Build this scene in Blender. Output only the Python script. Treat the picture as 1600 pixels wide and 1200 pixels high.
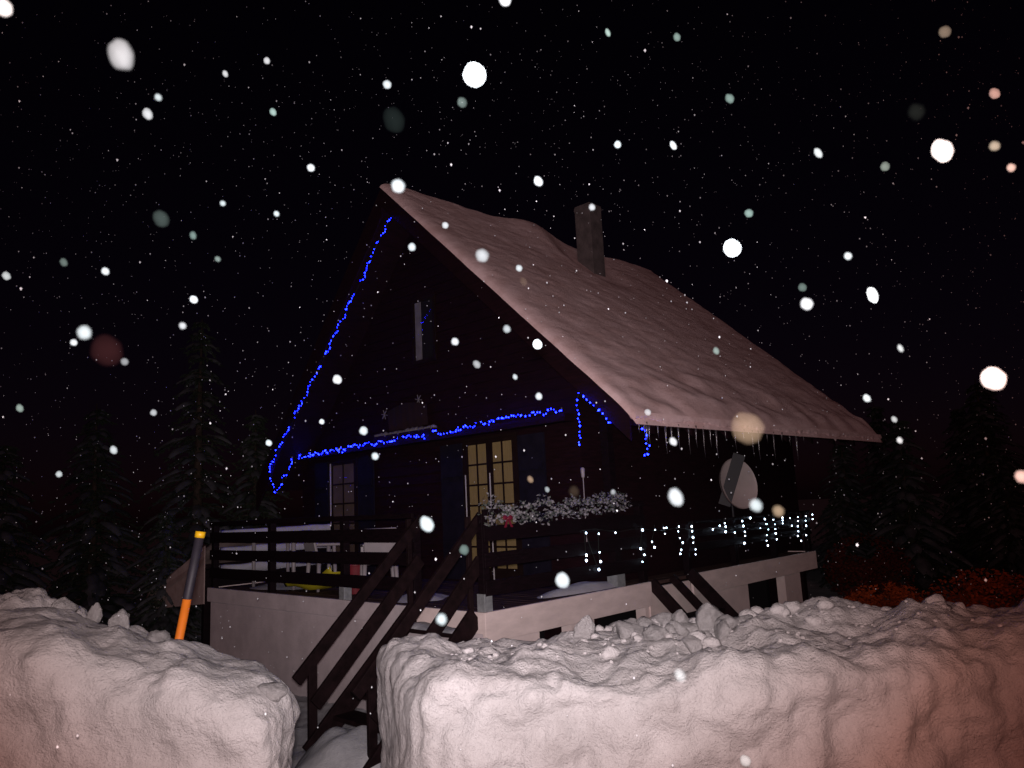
import bpy, math, random
from mathutils import Vector, Matrix, noise
import numpy as np

# ------------------------------------------------------------------ camera, world, lights, exposure
for o in list(bpy.data.objects):
    bpy.data.objects.remove(o)
SC = bpy.context.scene
COL = SC.collection
EYE = Vector((0, 0, 1.6))
ROT = np.array([[0.9988052171, -0.0488685814, 0.0],
                [0.0078357256, 0.1601512338, 0.9870613880],
                [-0.0482362898, -0.9858820640, 0.1603428087]])
cam_d = bpy.data.cameras.new('camera')
cam = bpy.data.objects.new('camera', cam_d)
COL.objects.link(cam)
cam.matrix_world = Matrix([[ROT[0, 0], -ROT[0, 1], -ROT[0, 2], EYE[0]],
                           [ROT[1, 0], -ROT[1, 1], -ROT[1, 2], EYE[1]],
                           [ROT[2, 0], -ROT[2, 1], -ROT[2, 2], EYE[2]],
                           [0, 0, 0, 1]])
cam_d.sensor_width = 36.0
cam_d.lens = 1170 / 1600 * 36.0
cam_d.clip_start = 0.05
cam_d.clip_end = 600
cam_d.dof.use_dof = True
cam_d.dof.focus_distance = 8.0
cam_d.dof.aperture_fstop = 4.0
SC.camera = cam

W = bpy.data.worlds.new('World')
SC.world = W
W.use_nodes = True
wn = W.node_tree.nodes
bgn = wn['Background']
sky = wn.new('ShaderNodeTexSky')
sky.sky_type = 'NISHITA'
sky.sun_disc = False
sky.sun_elevation = math.radians(19.0)
sky.sun_rotation = math.radians(180)
tint = wn.new('ShaderNodeMixRGB')
tint.blend_type = 'MULTIPLY'
tint.inputs[0].default_value = 1.0
tint.inputs[2].default_value = (0.9, 0.28, 0.62, 1)
W.node_tree.links.new(sky.outputs[0], tint.inputs[1])
W.node_tree.links.new(tint.outputs[0], bgn.inputs[0])
bgn.inputs[1].default_value = 0.0006

sun_d = bpy.data.lights.new('fill_sun', 'SUN')  # added dim red fill from behind the camera, without a visible source
sun_d.energy = 0.10
sun_d.angle = math.radians(12)
sun_d.color = (1.0, 0.42, 0.40)
sun_o = bpy.data.objects.new('fill_sun', sun_d)
COL.objects.link(sun_o)
sun_o.rotation_euler = (math.radians(71), 0, math.radians(-4))

# the camera's own flash: a small lamp just above the lens, whose beam turns weaker and redder towards its edge
fl_d = bpy.data.lights.new('camera_flash', 'SPOT')
fl_d.energy = 1950
fl_d.spot_size = math.radians(130)
fl_d.spot_blend = 1.0
fl_d.shadow_soft_size = 0.05
fl_d.color = (1, 1, 1)
fl_d.use_nodes = True
fn = fl_d.node_tree.nodes
fe = fn['Emission']
tc = fn.new('ShaderNodeTexCoord')
sp = fn.new('ShaderNodeSeparateXYZ')
fr = fn.new('ShaderNodeValToRGB')
ab = fn.new('ShaderNodeMath'); ab.operation = 'ABSOLUTE'
fl_d.node_tree.links.new(tc.outputs['Normal'], sp.inputs[0])
fl_d.node_tree.links.new(sp.outputs['Z'], ab.inputs[0])
fl_d.node_tree.links.new(ab.outputs[0], fr.inputs[0])
fl_d.node_tree.links.new(fr.outputs[0], fe.inputs[0])
cr = fr.color_ramp
cr.elements[0].position = 0.70
cr.elements[0].color = (0.13, 0.030, 0.017, 1)
cr.elements[1].position = 0.955
cr.elements[1].color = (1.0, 0.85, 0.87, 1)
e = cr.elements.new(0.78); e.color = (0.32, 0.15, 0.118, 1)
e = cr.elements.new(0.86); e.color = (0.53, 0.42, 0.41, 1)
e = cr.elements.new(0.91); e.color = (0.70, 0.60, 0.605, 1)
fl_o = bpy.data.objects.new('camera_flash', fl_d)
COL.objects.link(fl_o)
fl_o.location = (0.0, -0.02, 1.66)
aim = Vector((-0.075, 1.0, 0.165))
fl_o.rotation_euler = aim.to_track_quat('-Z', 'Y').to_euler()

SC.view_settings.view_transform = 'Standard'
SC.view_settings.look = 'None'
SC.view_settings.exposure = 0.0
SC.view_settings.gamma = 1.0
SC.view_settings.use_curve_mapping = False
SC.cycles.max_bounces = 6
SC.cycles.transparent_max_bounces = 16
SC.cycles.use_denoising = True
SC.cycles.sample_clamp_indirect = 3.0

# ------------------------------------------------------------------ helpers
C0 = Vector((-0.38744, 7.89307, 0.53))      # near corner of the terrace floor
RZ = math.atan2(0.72042003, 0.69353801)     # local x runs along the ridge, local y along the gable
RNG = random.Random(11)


def hw(x, y, z):
    """house frame to world"""
    c, s = math.cos(RZ), math.sin(RZ)
    return Vector((C0.x + c * x - s * y, C0.y + s * x + c * y, C0.z + z))


MATS = {}


def mat(name, col, rough=0.7, var=0.0, scale=6.0, bump=0.0, bscale=30.0, stretch=None, metal=0.0, emit=None, estr=0.0, col2=None, trans=0.0, spec=None):
    m = bpy.data.materials.new(name)
    m.use_nodes = True
    nt = m.node_tree
    n = nt.nodes
    b = n['Principled BSDF']
    b.inputs['Roughness'].default_value = rough
    b.inputs['Metallic'].default_value = metal
    b.inputs['Base Color'].default_value = (*col, 1)
    co = n.new('ShaderNodeTexCoord')
    mp = n.new('ShaderNodeMapping')
    nt.links.new(co.outputs['Object'], mp.inputs[0])
    if stretch:
        mp.inputs['Scale'].default_value = stretch
    if var > 0 or col2:
        t = n.new('ShaderNodeTexNoise')
        t.inputs['Scale'].default_value = scale
        t.inputs['Detail'].default_value = 6
        t.inputs['Roughness'].default_value = 0.65
        r = n.new('ShaderNodeValToRGB')
        c2 = col2 or tuple(c * (1 - var) for c in col)
        r.color_ramp.elements[0].color = (*c2, 1)
        r.color_ramp.elements[1].color = (*[min(1, c * (1 + var * 0.5)) for c in col], 1)
        r.color_ramp.elements[0].position = 0.35
        r.color_ramp.elements[1].position = 0.65
        nt.links.new(mp.outputs[0], t.inputs['Vector'])
        nt.links.new(t.outputs['Fac'], r.inputs[0])
        nt.links.new(r.outputs[0], b.inputs['Base Color'])
    if bump > 0:
        t2 = n.new('ShaderNodeTexNoise')
        t2.inputs['Scale'].default_value = bscale
        t2.inputs['Detail'].default_value = 8
        t2.inputs['Roughness'].default_value = 0.7
        bp = n.new('ShaderNodeBump')
        bp.inputs['Strength'].default_value = bump
        bp.inputs['Distance'].default_value = 0.03 if name == 'bank_snow' else 0.02
        nt.links.new(mp.outputs[0], t2.inputs['Vector'])
        nt.links.new(t2.outputs['Fac'], bp.inputs['Height'])
        nt.links.new(bp.outputs[0], b.inputs['Normal'])
        if name in ('bank_snow', 'roof_snow', 'ground_snow'):      # grain of the snow itself
            t3 = n.new('ShaderNodeTexNoise')
            t3.inputs['Scale'].default_value = 95.0
            t3.inputs['Detail'].default_value = 5
            b3 = n.new('ShaderNodeBump')
            b3.inputs['Strength'].default_value = 0.8
            b3.inputs['Distance'].default_value = 0.008
            nt.links.new(co.outputs['Object'], t3.inputs['Vector'])
            nt.links.new(t3.outputs['Fac'], b3.inputs['Height'])
            nt.links.new(bp.outputs[0], b3.inputs['Normal'])
            nt.links.new(b3.outputs[0], b.inputs['Normal'])
    if emit:
        b.inputs['Emission Color'].default_value = (*emit, 1)
        b.inputs['Emission Strength'].default_value = estr
    if 'wood' in name or 'snow' in name or 'dark' in name or name in ('needles', 'bark', 'rust_leaf', 'dull_red_leaf', 'shutter_blue'):
        b.inputs['Specular IOR Level'].default_value = 0.12
    if trans:
        b.inputs['Transmission Weight'].default_value = trans
    MATS[name] = m
    return m


class MB:
    def __init__(s):
        s.v = []; s.f = []

    def box(s, x0, x1, y0, y1, z0, z1):
        k = len(s.v)
        s.v += [(x0, y0, z0), (x1, y0, z0), (x1, y1, z0), (x0, y1, z0), (x0, y0, z1), (x1, y0, z1), (x1, y1, z1), (x0, y1, z1)]
        s.f += [tuple(k + i for i in q) for q in ((0, 3, 2, 1), (4, 5, 6, 7), (0, 1, 5, 4), (1, 2, 6, 5), (2, 3, 7, 6), (3, 0, 4, 7))]
        return s

    def prism(s, poly, axis, a, b):
        """poly of 2-D points pushed along axis ('x','y','z') from a to b"""
        def P(p, t):
            return {'x': (t, p[0], p[1]), 'y': (p[0], t, p[1]), 'z': (p[0], p[1], t)}[axis]
        k = len(s.v); n = len(poly)
        s.v += [P(p, a) for p in poly] + [P(p, b) for p in poly]
        s.f += [tuple(k + i for i in range(n)), tuple(k + n + i for i in reversed(range(n)))]
        s.f += [(k + i, k + n + i, k + n + (i + 1) % n, k + (i + 1) % n) for i in range(n)]
        return s

    def tube(s, pts, rad, n=8, cap=True):
        pts = [Vector(p) for p in pts]
        rads = rad if isinstance(rad, (list, tuple)) else [rad] * len(pts)
        k = len(s.v)
        for i, p in enumerate(pts):
            d = (pts[min(i + 1, len(pts) - 1)] - pts[max(i - 1, 0)]).normalized()
            a = d.orthogonal().normalized() if i == 0 else (a - d * a.dot(d)).normalized()
            b = d.cross(a)
            for j in range(n):
                t = 2 * math.pi * j / n
                s.v.append(tuple(p + (a * math.cos(t) + b * math.sin(t)) * rads[i]))
        for i in range(len(pts) - 1):
            for j in range(n):
                s.f.append((k + i * n + j, k + i * n + (j + 1) % n, k + (i + 1) * n + (j + 1) % n, k + (i + 1) * n + j))
        if cap:
            s.f.append(tuple(k + j for j in reversed(range(n))))
            s.f.append(tuple(k + (len(pts) - 1) * n + j for j in range(n)))
        return s

    def blob(s, c, rx, ry, rz, seed=0, amp=0.25, sub=1):
        vs, fs = ICO[sub]
        k = len(s.v)
        for v in vs:
            q = 1 + amp * noise.noise(Vector(v) * 1.7 + Vector((seed * 3.1, seed * 1.7, 0)))
            s.v.append((c[0] + v[0] * rx * q, c[1] + v[1] * ry * q, c[2] + v[2] * rz * q))
        s.f += [tuple(k + i for i in f) for f in fs]
        return s

    def build(s, name, m, parent=None, smooth=False, bevel=0.0):
        me = bpy.data.meshes.new(name)
        me.from_pydata(s.v, [], s.f)
        me.update()
        return obj(name, me, m, parent, smooth, bevel)


def obj(name, me, m, parent=None, smooth=False, bevel=0.0):
    o = bpy.data.objects.new(name, me)
    COL.objects.link(o)
    if m is not None and not me.materials:
        me.materials.append(MATS[m] if isinstance(m, str) else m)
    if parent is not None:
        o.parent = parent
    if smooth:
        me.polygons.foreach_set('use_smooth', [True] * len(me.polygons))
    if bevel:
        md = o.modifiers.new('bevel', 'BEVEL')
        md.width = bevel; md.segments = 2; md.limit_method = 'ANGLE'
    return o


def tag(o, label=None, cat=None, group=None, kind=None):
    for k, v in (('label', label), ('category', cat), ('group', group), ('kind', kind)):
        if v:
            o[k] = v
    return o


def thing(name, label, cat, loc=None, rz=None, group=None):
    o = bpy.data.objects.new(name, None)
    COL.objects.link(o)
    o.empty_display_size = 0.1
    o.location = loc if loc is not None else C0
    o.rotation_euler = (0, 0, RZ if rz is None else rz)
    return tag(o, label, cat, group)


def ico(sub):
    import bmesh
    bm = bmesh.new()
    bmesh.ops.create_icosphere(bm, subdivisions=sub, radius=1)
    vs = [tuple(v.co) for v in bm.verts]
    fs = [tuple(v.index for v in f.verts) for f in bm.faces]
    bm.free()
    return vs, fs


ICO = {1: ico(1), 2: ico(2), 3: ico(3)}


def fbm(p, oct=4, lac=2.1, gain=0.5):
    s = 0; a = 1; q = Vector(p)
    for _ in range(oct):
        s += a * noise.noise(q); a *= gain; q = q * lac + Vector((3.7, 1.3, 9.1))
    return s


def smooth01(t):
    t = max(0, min(1, t))
    return t * t * (3 - 2 * t)


# ------------------------------------------------------------------ materials
mat('bank_snow', (0.57, 0.555, 0.56), 0.75, 0.0, 2.6, 0.9, 16.0, col2=(0.43, 0.41, 0.41))
mat('roof_snow', (0.88, 0.66, 0.655), 0.8, 0.0, 2.0, 0.5, 7.0, (1, 2.4, 1), col2=(0.68, 0.47, 0.45))  # reddish cast of the dim roof light is put into this colour
mat('ground_snow', (0.55, 0.56, 0.58), 0.8, 0.0, 3.0, 0.6, 12.0, col2=(0.36, 0.37, 0.40))
mat('soft_snow', (0.50, 0.50, 0.55), 0.8, 0.0, 3.0, 0.3, 14.0, col2=(0.38, 0.38, 0.42))
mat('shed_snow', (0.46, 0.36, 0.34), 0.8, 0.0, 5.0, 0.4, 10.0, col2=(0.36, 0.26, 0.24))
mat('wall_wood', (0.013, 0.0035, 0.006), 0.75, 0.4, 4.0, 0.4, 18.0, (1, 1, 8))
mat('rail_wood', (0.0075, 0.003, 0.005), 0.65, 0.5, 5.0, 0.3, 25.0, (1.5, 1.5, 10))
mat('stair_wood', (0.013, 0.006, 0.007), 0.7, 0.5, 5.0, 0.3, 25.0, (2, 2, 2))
mat('deck_wood', (0.075, 0.045, 0.04), 0.7, 0.5, 4.0, 0.3, 20.0, (8, 1, 1))
mat('fascia_paint', (0.78, 0.66, 0.62), 0.65, 0.14, 2.5, 0.12, 30.0, (1, 1, 3))
mat('plaster', (0.58, 0.51, 0.52), 0.85, 0.16, 2.2, 0.3, 40.0)
mat('pale_plaster', (0.74, 0.63, 0.60), 0.85, 0.12, 2.2, 0.25, 40.0)
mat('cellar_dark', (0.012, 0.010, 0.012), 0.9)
mat('galvanised', (0.30, 0.32, 0.33), 0.55, 0.25, 14.0, metal=0.3)
mat('chimney_render', (0.11, 0.085, 0.085), 0.9, 0.35, 5.0, 0.5, 25.0)
mat('white_frame', (0.62, 0.60, 0.60), 0.5, 0.1)
mat('dark_frame', (0.014, 0.007, 0.006), 0.6, 0.3)
mat('shutter_blue', (0.010, 0.008, 0.016), 0.7, 0.3)
mat('curtain_glow', (0.16, 0.11, 0.05), 0.9, 0.25, 6.0, 0.2, 12.0, (1, 9, 1), emit=(0.55, 0.36, 0.13), estr=0.055)
mat('curtain_dim', (0.10, 0.07, 0.05), 0.9, 0.2, 5.0)
mat('curtain_pale', (0.17, 0.16, 0.17), 0.9, 0.3, 5.0)
mat('orange_plastic', (0.85, 0.22, 0.02), 0.45, 0.12, 8.0)
mat('sleeve_grey', (0.022, 0.018, 0.028), 0.6, 0.3, 10.0)
mat('yellow_plastic', (0.80, 0.46, 0.01), 0.45, 0.1, 8.0)
mat('sled_yellow', (0.42, 0.36, 0.02), 0.45, 0.15, 5.0)
mat('red_plastic', (0.16, 0.012, 0.02), 0.5, 0.2)
mat('white_plastic', (0.30, 0.27, 0.28), 0.5, 0.15, 5.0)
mat('cloth_red', (0.014, 0.001, 0.003), 0.9, 0.3, 9.0)
mat('cable', (0.01, 0.015, 0.012), 0.6)
mat('dish_grey', (0.55, 0.46, 0.44), 0.6, 0.1, 4.0)
mat('dish_black', (0.006, 0.004, 0.007), 0.6)
mat('bark', (0.05, 0.035, 0.028), 0.9, 0.4, 8.0, 0.5, 20.0)
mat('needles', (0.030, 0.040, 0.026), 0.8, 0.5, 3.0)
mat('rust_leaf', (0.36, 0.062, 0.014), 0.8, 0.6, 3.0)  # red cast of dim far snow, put into a leaf colour
mat('dull_red_leaf', (0.085, 0.016, 0.012), 0.8, 0.5, 3.0)
mat('garland_pale', (0.25, 0.245, 0.26), 0.7, 0.35, 20.0)
mat('garland_green', (0.08, 0.10, 0.08), 0.7, 0.4, 20.0)
mat('bow_red', (0.16, 0.006, 0.025), 0.6)
mat('blue_bulb', (0.02, 0.03, 0.3), 0.3, emit=(0.003, 0.007, 1.0), estr=60.0)
mat('white_bulb', (0.5, 0.55, 0.6), 0.3, emit=(0.62, 0.80, 1.0), estr=13.0)
mat('ice', (0.30, 0.27, 0.29), 0.2, trans=0.75)


def flake_material():
    m = bpy.data.materials.new('snowflake')
    m.use_nodes = True
    nt = m.node_tree
    nt.nodes.clear()
    out = nt.nodes.new('ShaderNodeOutputMaterial')
    mx = nt.nodes.new('ShaderNodeMixShader')
    tr = nt.nodes.new('ShaderNodeBsdfTransparent')
    df = nt.nodes.new('ShaderNodeBsdfDiffuse')
    at = nt.nodes.new('ShaderNodeAttribute')
    at.attribute_type = 'OBJECT'
    at.attribute_name = 'density'
    oi = nt.nodes.new('ShaderNodeObjectInfo')
    nt.links.new(oi.outputs['Color'], df.inputs[0])
    nt.links.new(at.outputs['Fac'], mx.inputs[0])
    nt.links.new(tr.outputs[0], mx.inputs[1])
    nt.links.new(df.outputs[0], mx.inputs[2])
    nt.links.new(mx.outputs[0], out.inputs[0])
    MATS['snowflake'] = m


flake_material()
fm = mat('fine_flake', (0.85, 0.9, 0.95), 0.9)

# measured positions: (along gable, height) or (along ridge, height); flakes in world metres, radius, density, tint
WHITE = [[2.243, 0.679], [2.828, 0.679], [3.12, 0.665], [3.326, 0.677], [3.388, 0.676], [3.341, 0.6], [3.701, 0.676], [3.677, 0.612], [3.7, 0.522], [3.764, 0.454], [3.712, 0.36], [3.68, 0.309], [4.035, 0.659], [4.034, 0.594], [4.044, 0.508], [4.037, 0.436], [4.085, 0.34], [4.073, 0.271], [3.022, 0.516], [3.071, 0.441], [2.757, 0.447], [2.827, 0.364], [2.775, 0.28], [4.608, 0.587], [4.818, 0.628], [4.976, 0.657], [4.993, 0.605], [4.974, 0.532], [5.253, 0.502], [5.523, 0.663], [5.543, 0.587], [5.571, 0.497], [5.57, 0.434], [5.524, 0.327], [5.793, 0.698], [6.103, 0.524], [6.286, 0.658], [6.326, 0.578], [6.377, 0.488], [6.298, 0.4], [6.273, 0.316], [6.3, 0.236], [6.589, 0.635], [6.631, 0.557], [6.626, 0.48], [6.623, 0.41], [6.64, 0.312], [6.933, 0.652], [6.929, 0.608], [6.924, 0.557], [7.218, 0.634], [7.264, 0.503], [7.539, 0.635], [7.53, 0.57], [7.5, 0.481], [7.492, 0.395], [7.457, 0.317], [7.567, 0.227], [7.873, 0.639], [7.836, 0.558], [7.836, 0.47], [7.8, 0.309], [8.158, 0.652], [8.144, 0.573], [1.666, 0.709], [1.908, 0.685], [1.646, 0.453], [1.899, 0.467], [1.639, 0.391], [1.909, 0.357], [1.865, 0.267]]
RAKE = [[3.327, 5.646], [3.399, 5.61], [3.464, 5.55], [3.482, 5.462], [3.583, 5.43], [3.679, 5.355], [3.715, 5.347], [3.807, 5.203], [3.899, 5.093], [3.974, 5.068], [4.006, 5.0], [4.053, 4.931], [4.055, 4.863], [4.177, 4.826], [4.381, 4.644], [4.444, 4.595], [4.508, 4.545], [4.588, 4.49], [4.621, 4.442], [4.64, 4.309], [4.768, 4.262], [4.85, 4.224], [4.852, 4.113], [4.95, 4.096], [5.017, 4.053], [5.084, 3.992], [5.118, 3.942], [5.119, 3.859], [5.237, 3.833], [5.271, 3.802], [5.427, 3.604], [5.478, 3.575], [5.531, 3.499], [5.583, 3.451], [5.742, 3.38], [5.76, 3.326], [5.831, 3.27], [5.868, 3.161], [6.03, 3.078], [6.03, 3.031], [6.121, 3.004], [6.176, 2.925], [6.25, 2.915], [6.297, 2.815], [6.484, 2.662], [6.494, 2.615], [6.588, 2.557], [6.665, 2.506], [6.722, 2.405], [6.819, 2.34], [6.956, 2.289], [6.975, 2.192], [7.053, 2.081], [7.153, 2.049], [7.192, 2.002], [7.192, 1.914], [7.111, 1.732], [7.071, 1.672], [6.991, 1.522], [7.001, 1.528], [6.815, 1.596], [6.74, 1.656], [6.723, 1.772], [6.58, 1.807], [6.473, 1.908], [6.434, 1.948], [6.384, 2.013], [6.406, 2.077]]
LEDGE = [[7.433, 2.202], [7.343, 2.211], [7.301, 2.183], [7.236, 2.162], [7.141, 2.219], [7.189, 2.162], [7.007, 2.175], [6.949, 2.173], [6.863, 2.181], [6.771, 2.231], [6.783, 2.163], [6.676, 2.175], [6.603, 2.226], [6.569, 2.214], [6.498, 2.185], [6.404, 2.177], [6.344, 2.219], [6.252, 2.241], [6.225, 2.197], [6.118, 2.209], [6.023, 2.227], [5.902, 2.237], [5.836, 2.185], [5.805, 2.165], [5.737, 2.239], [5.677, 2.2], [5.621, 2.181], [5.688, 2.15], [5.509, 2.245], [5.43, 2.24], [5.355, 2.245], [5.253, 2.241], [5.201, 2.2], [5.142, 2.231], [5.075, 2.217], [4.998, 2.243], [4.894, 2.255], [4.812, 2.209], [4.697, 2.199], [4.604, 2.252], [4.514, 2.239], [4.363, 2.209], [4.293, 2.21], [4.236, 2.215], [4.158, 2.216], [3.968, 2.265], [3.917, 2.253], [3.821, 2.261], [3.751, 2.241], [3.579, 2.252], [3.609, 2.215], [3.464, 2.211], [3.411, 2.236], [3.41, 2.18], [3.194, 2.274], [3.117, 2.271], [3.013, 2.206], [2.931, 2.205], [2.767, 2.215], [2.657, 2.211], [2.607, 2.268], [2.541, 2.223], [2.432, 2.278], [2.384, 2.244], [2.273, 2.233], [2.204, 2.291], [2.095, 2.293], [2.044, 2.25], [1.941, 2.236], [1.881, 2.294], [1.773, 2.298], [1.679, 2.299], [1.628, 2.293], [1.539, 2.296], [1.634, 2.293], [1.536, 2.295], [1.438, 2.304], [1.342, 2.309], [1.29, 2.296], [1.204, 2.272], [1.091, 2.309], [1.022, 2.271], [0.944, 2.294], [0.831, 2.259], [0.733, 2.313], [0.653, 2.258], [0.571, 2.272]]
GABLE = [[-0.236, 2.346], [-0.302, 2.289], [-0.347, 2.258], [-0.398, 2.21], [-0.509, 2.104], [-0.57, 2.062], [-0.615, 1.997], [-0.668, 1.947], [-0.208, 2.267], [-0.195, 2.204], [-0.221, 2.107], [-0.202, 2.045], [-0.224, 1.957], [-0.211, 1.889], [-0.222, 1.818], [-0.197, 1.739]]
EAVE = [[-0.982, 1.849], [-1.016, 1.821], [-1.016, 1.733], [-1.064, 1.652], [-1.034, 1.559], [-0.989, 1.554]]
FLAKES = [[-0.506, 0.925, 2.227, 0.0178, 0.0339, "w"], [-0.031, 0.958, 2.193, 0.0145, 1, "w"], [-0.179, 1.216, 2.152, 0.0115, 0.0378, "w"], [0.575, 0.919, 2.029, 0.012, 1, "w"], [0.315, 0.998, 1.938, 0.0103, 1, "w"], [0.73, 1.126, 1.755, 0.0162, 1, "w"], [0.758, 1.514, 1.996, 0.0119, 1, "w"], [0.609, 1.487, 1.977, 0.012, 0.1127, "w"], [0.11, 2.931, 2.232, 0.0192, 1, "w"], [0.097, 1.892, 2.453, 0.0124, 0.1498, "w"], [-0.045, 1.372, 2.074, 0.0124, 0.0234, "w"], [0.373, 1.196, 1.704, 0.0247, 0.0118, "t"], [0.241, 1.155, 1.601, 0.0121, 0.0302, "w"], [0.337, 1.078, 1.584, 0.0087, 0.0292, "w"], [0.391, 1.146, 1.573, 0.0083, 0.0202, "t"], [-0.209, 1.733, 1.568, 0.0164, 0.0635, "w"], [0.088, 1.661, 1.437, 0.0157, 0.0582, "w"], [-0.696, 2.944, 2.131, 0.0184, 0.1965, "w"], [-0.67, 1.389, 2.187, 0.0155, 0.0059, "g"], [-0.565, 1.025, 1.842, 0.0204, 0.0014, "r"], [-0.63, 1.08, 1.884, 0.0099, 0.0412, "w"], [-1.108, 2.19, 2.876, 0.0165, 0.19, "w"], [-0.397, 2.49, 3.12, 0.0151, 0.182, "w"], [-1.209, 2.787, 2.443, 0.0148, 0.3002, "w"], [1.692, 2.375, 2.907, 0.0164, 1, "w"], [0.989, 1.412, 2.264, 0.0095, 0.3319, "g"], [1.314, 2.006, 2.905, 0.0163, 0.2773, "g"], [0.792, 2.379, 2.938, 0.0146, 0.1125, "g"], [0.551, 2.241, 2.709, 0.0109, 0.238, "w"], [0.296, 1.771, 2.486, 0.0086, 0.1297, "w"], [0.944, 2.098, 2.592, 0.0118, 0.2541, "w"], [-0.717, 1.459, 2.487, 0.0071, 0.0785, "w"], [-0.884, 2.647, 3.34, 0.0126, 0.2217, "w"], [-0.859, 2.645, 3.124, 0.0136, 0.1782, "g"], [-0.622, 2.298, 2.721, 0.0124, 0.1525, "w"], [-1.03, 1.846, 2.245, 0.0094, 0.1446, "w"], [-1.782, 2.56, 2.495, 0.0139, 0.2818, "w"], [-0.739, 1.018, 2.378, 0.0126, 0.2787, "w"], [0.024, 1.378, 2.615, 0.0117, 0.1608, "w"], [-0.991, 2.511, 3.207, 0.0107, 0.209, "w"], [-0.311, 2.393, 2.468, 0.0131, 0.1142, "w"], [-0.175, 2.339, 2.126, 0.0123, 0.1003, "w"], [-0.124, 2.667, 2.112, 0.0139, 0.0616, "w"], [0.041, 2.314, 2.351, 0.0104, 0.0822, "w"], [-0.006, 1.92, 2.059, 0.0101, 0.0433, "w"], [0.587, 2.1, 2.008, 0.0095, 0.0445, "g"], [0.939, 2.736, 2.662, 0.0158, 0.1467, "g"], [0.73, 1.54, 2.091, 0.0076, 0.1584, "w"], [0.759, 1.597, 1.791, 0.0076, 0.1585, "w"], [-0.544, 2.695, 1.893, 0.0154, 0.1327, "w"], [-0.399, 2.134, 1.758, 0.0102, 0.0823, "w"], [0.012, 2.571, 2.042, 0.0089, 0.0945, "w"], [0.088, 2.474, 1.956, 0.0118, 0.1086, "w"], [-0.166, 2.273, 1.478, 0.0146, 0.0253, "g"], [-0.235, 1.559, 2.465, 0.0261, 0.0012, "g"], [0.559, 0.936, 2.094, 0.0102, 0.0017, "g"], [0.275, 2.209, 2.502, 0.0103, 0.0801, "w"], [0.421, 1.995, 1.748, 0.0105, 0.0726, "w"], [0.845, 1.269, 1.607, 0.0104, 0.2512, "w"], [1.194, 1.661, 2.325, 0.0093, 0.7655, "w"], [0.042, 2.303, 1.677, 0.0099, 0.0332, "t"], [-1.285, 2.649, 1.99, 0.0114, 0.1001, "w"], [-1.027, 1.95, 2.028, 0.0096, 0.04, "w"], [-1.249, 2.325, 1.831, 0.0113, 0.1305, "w"], [-1.681, 2.76, 1.795, 0.0111, 0.231, "w"], [-0.117, 1.109, 1.445, 0.0077, 0.0265, "w"], [0.205, 1.051, 1.366, 0.0075, 0.025, "w"], [-0.094, 1.808, 2.643, 0.0125, 0.0308, "g"], [0.407, 2.463, 3.264, 0.0115, 0.2465, "g"], [0.593, 2.235, 3.082, 0.0117, 0.111, "g"], [-0.716, 1.81, 2.398, 0.0072, 0.0706, "w"], [-0.639, 2.0, 2.443, 0.0077, 0.091, "w"], [-0.753, 1.725, 2.282, 0.0086, 0.0292, "g"], [-1.244, 2.082, 2.12, 0.0095, 0.1902, "w"], [-0.705, 1.572, 2.018, 0.0076, 0.0479, "w"], [-1.586, 2.379, 1.986, 0.0111, 0.1415, "g"], [1.429, 2.637, 2.78, 0.0165, 0.2164, "g"], [1.211, 2.982, 2.427, 0.017, 0.0799, "g"], [0.117, 2.946, 1.656, 0.0101, 0.0604, "w"], [-1.037, 3.151, 1.911, 0.0128, 0.2313, "w"], [0.799, 1.51, 1.88, 0.0059, 0.1316, "w"], [0.997, 1.948, 1.719, 0.0075, 0.2121, "w"], [0.589, 3.268, 1.976, 0.0143, 0.1086, "w"], [0.745, 2.779, 0.689, 0.0181, 0.2956, "w"], [-1.202, 1.949, 2.312, 0.0102, 0.0385, "g"], [-0.819, 3.176, 1.993, 0.0113, 0.2274, "w"], [-0.211, 2.557, 2.603, 0.0118, 0.1054, "w"], [0.068, 2.955, 2.501, 0.0158, 0.0119, "t"], [0.095, 1.266, 1.619, 0.0087, 0.0013, "t"], [0.254, 2.009, 1.623, 0.0069, 0.0285, "w"], [1.109, 2.182, 1.795, 0.0084, 0.1713, "w"], [-0.683, 1.701, 2.211, 0.0066, 0.0278, "g"]]

# ------------------------------------------------------------------ ground
def ground_z(x, y):
    z = -0.74 * smooth01((y - 4.4) / 2.7)
    return z


def grow(a, b, fine0, fine1, step, ratio=1.25):
    xs = list(np.arange(fine0, fine1 + 1e-6, step))
    s = step; v = fine0
    while v > a:
        s *= ratio; v -= s; xs.insert(0, v)
    s = step; v = fine1
    while v < b:
        s *= ratio; v += s; xs.append(v)
    return xs


gx = grow(-160, 160, -5.0, 3.0, 0.08)
gy = grow(-60, 200, 3.6, 10.0, 0.08)
m = MB()
for yy in gy:
    for xx in gx:
        z = ground_z(xx, yy)
        if -6 < xx < 4 and 3 < yy < 11:
            z += 0.05 * fbm((xx * 1.6, yy * 1.6, 0.3), 4) + 0.03 * fbm((xx * 6, yy * 6, 2.0), 3)
        z += 0.5 * smooth01((math.hypot(xx, yy) - 25) / 40) * noise.noise(Vector((xx * 0.05, yy * 0.05, 0)))
        m.v.append((xx, yy, z))
nx = len(gx)
for j in range(len(gy) - 1):
    for i in range(nx - 1):
        m.f.append((j * nx + i, j * nx + i + 1, (j + 1) * nx + i + 1, (j + 1) * nx + i))
tag(m.build('ground', 'ground_snow', smooth=True), kind='structure')


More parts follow.
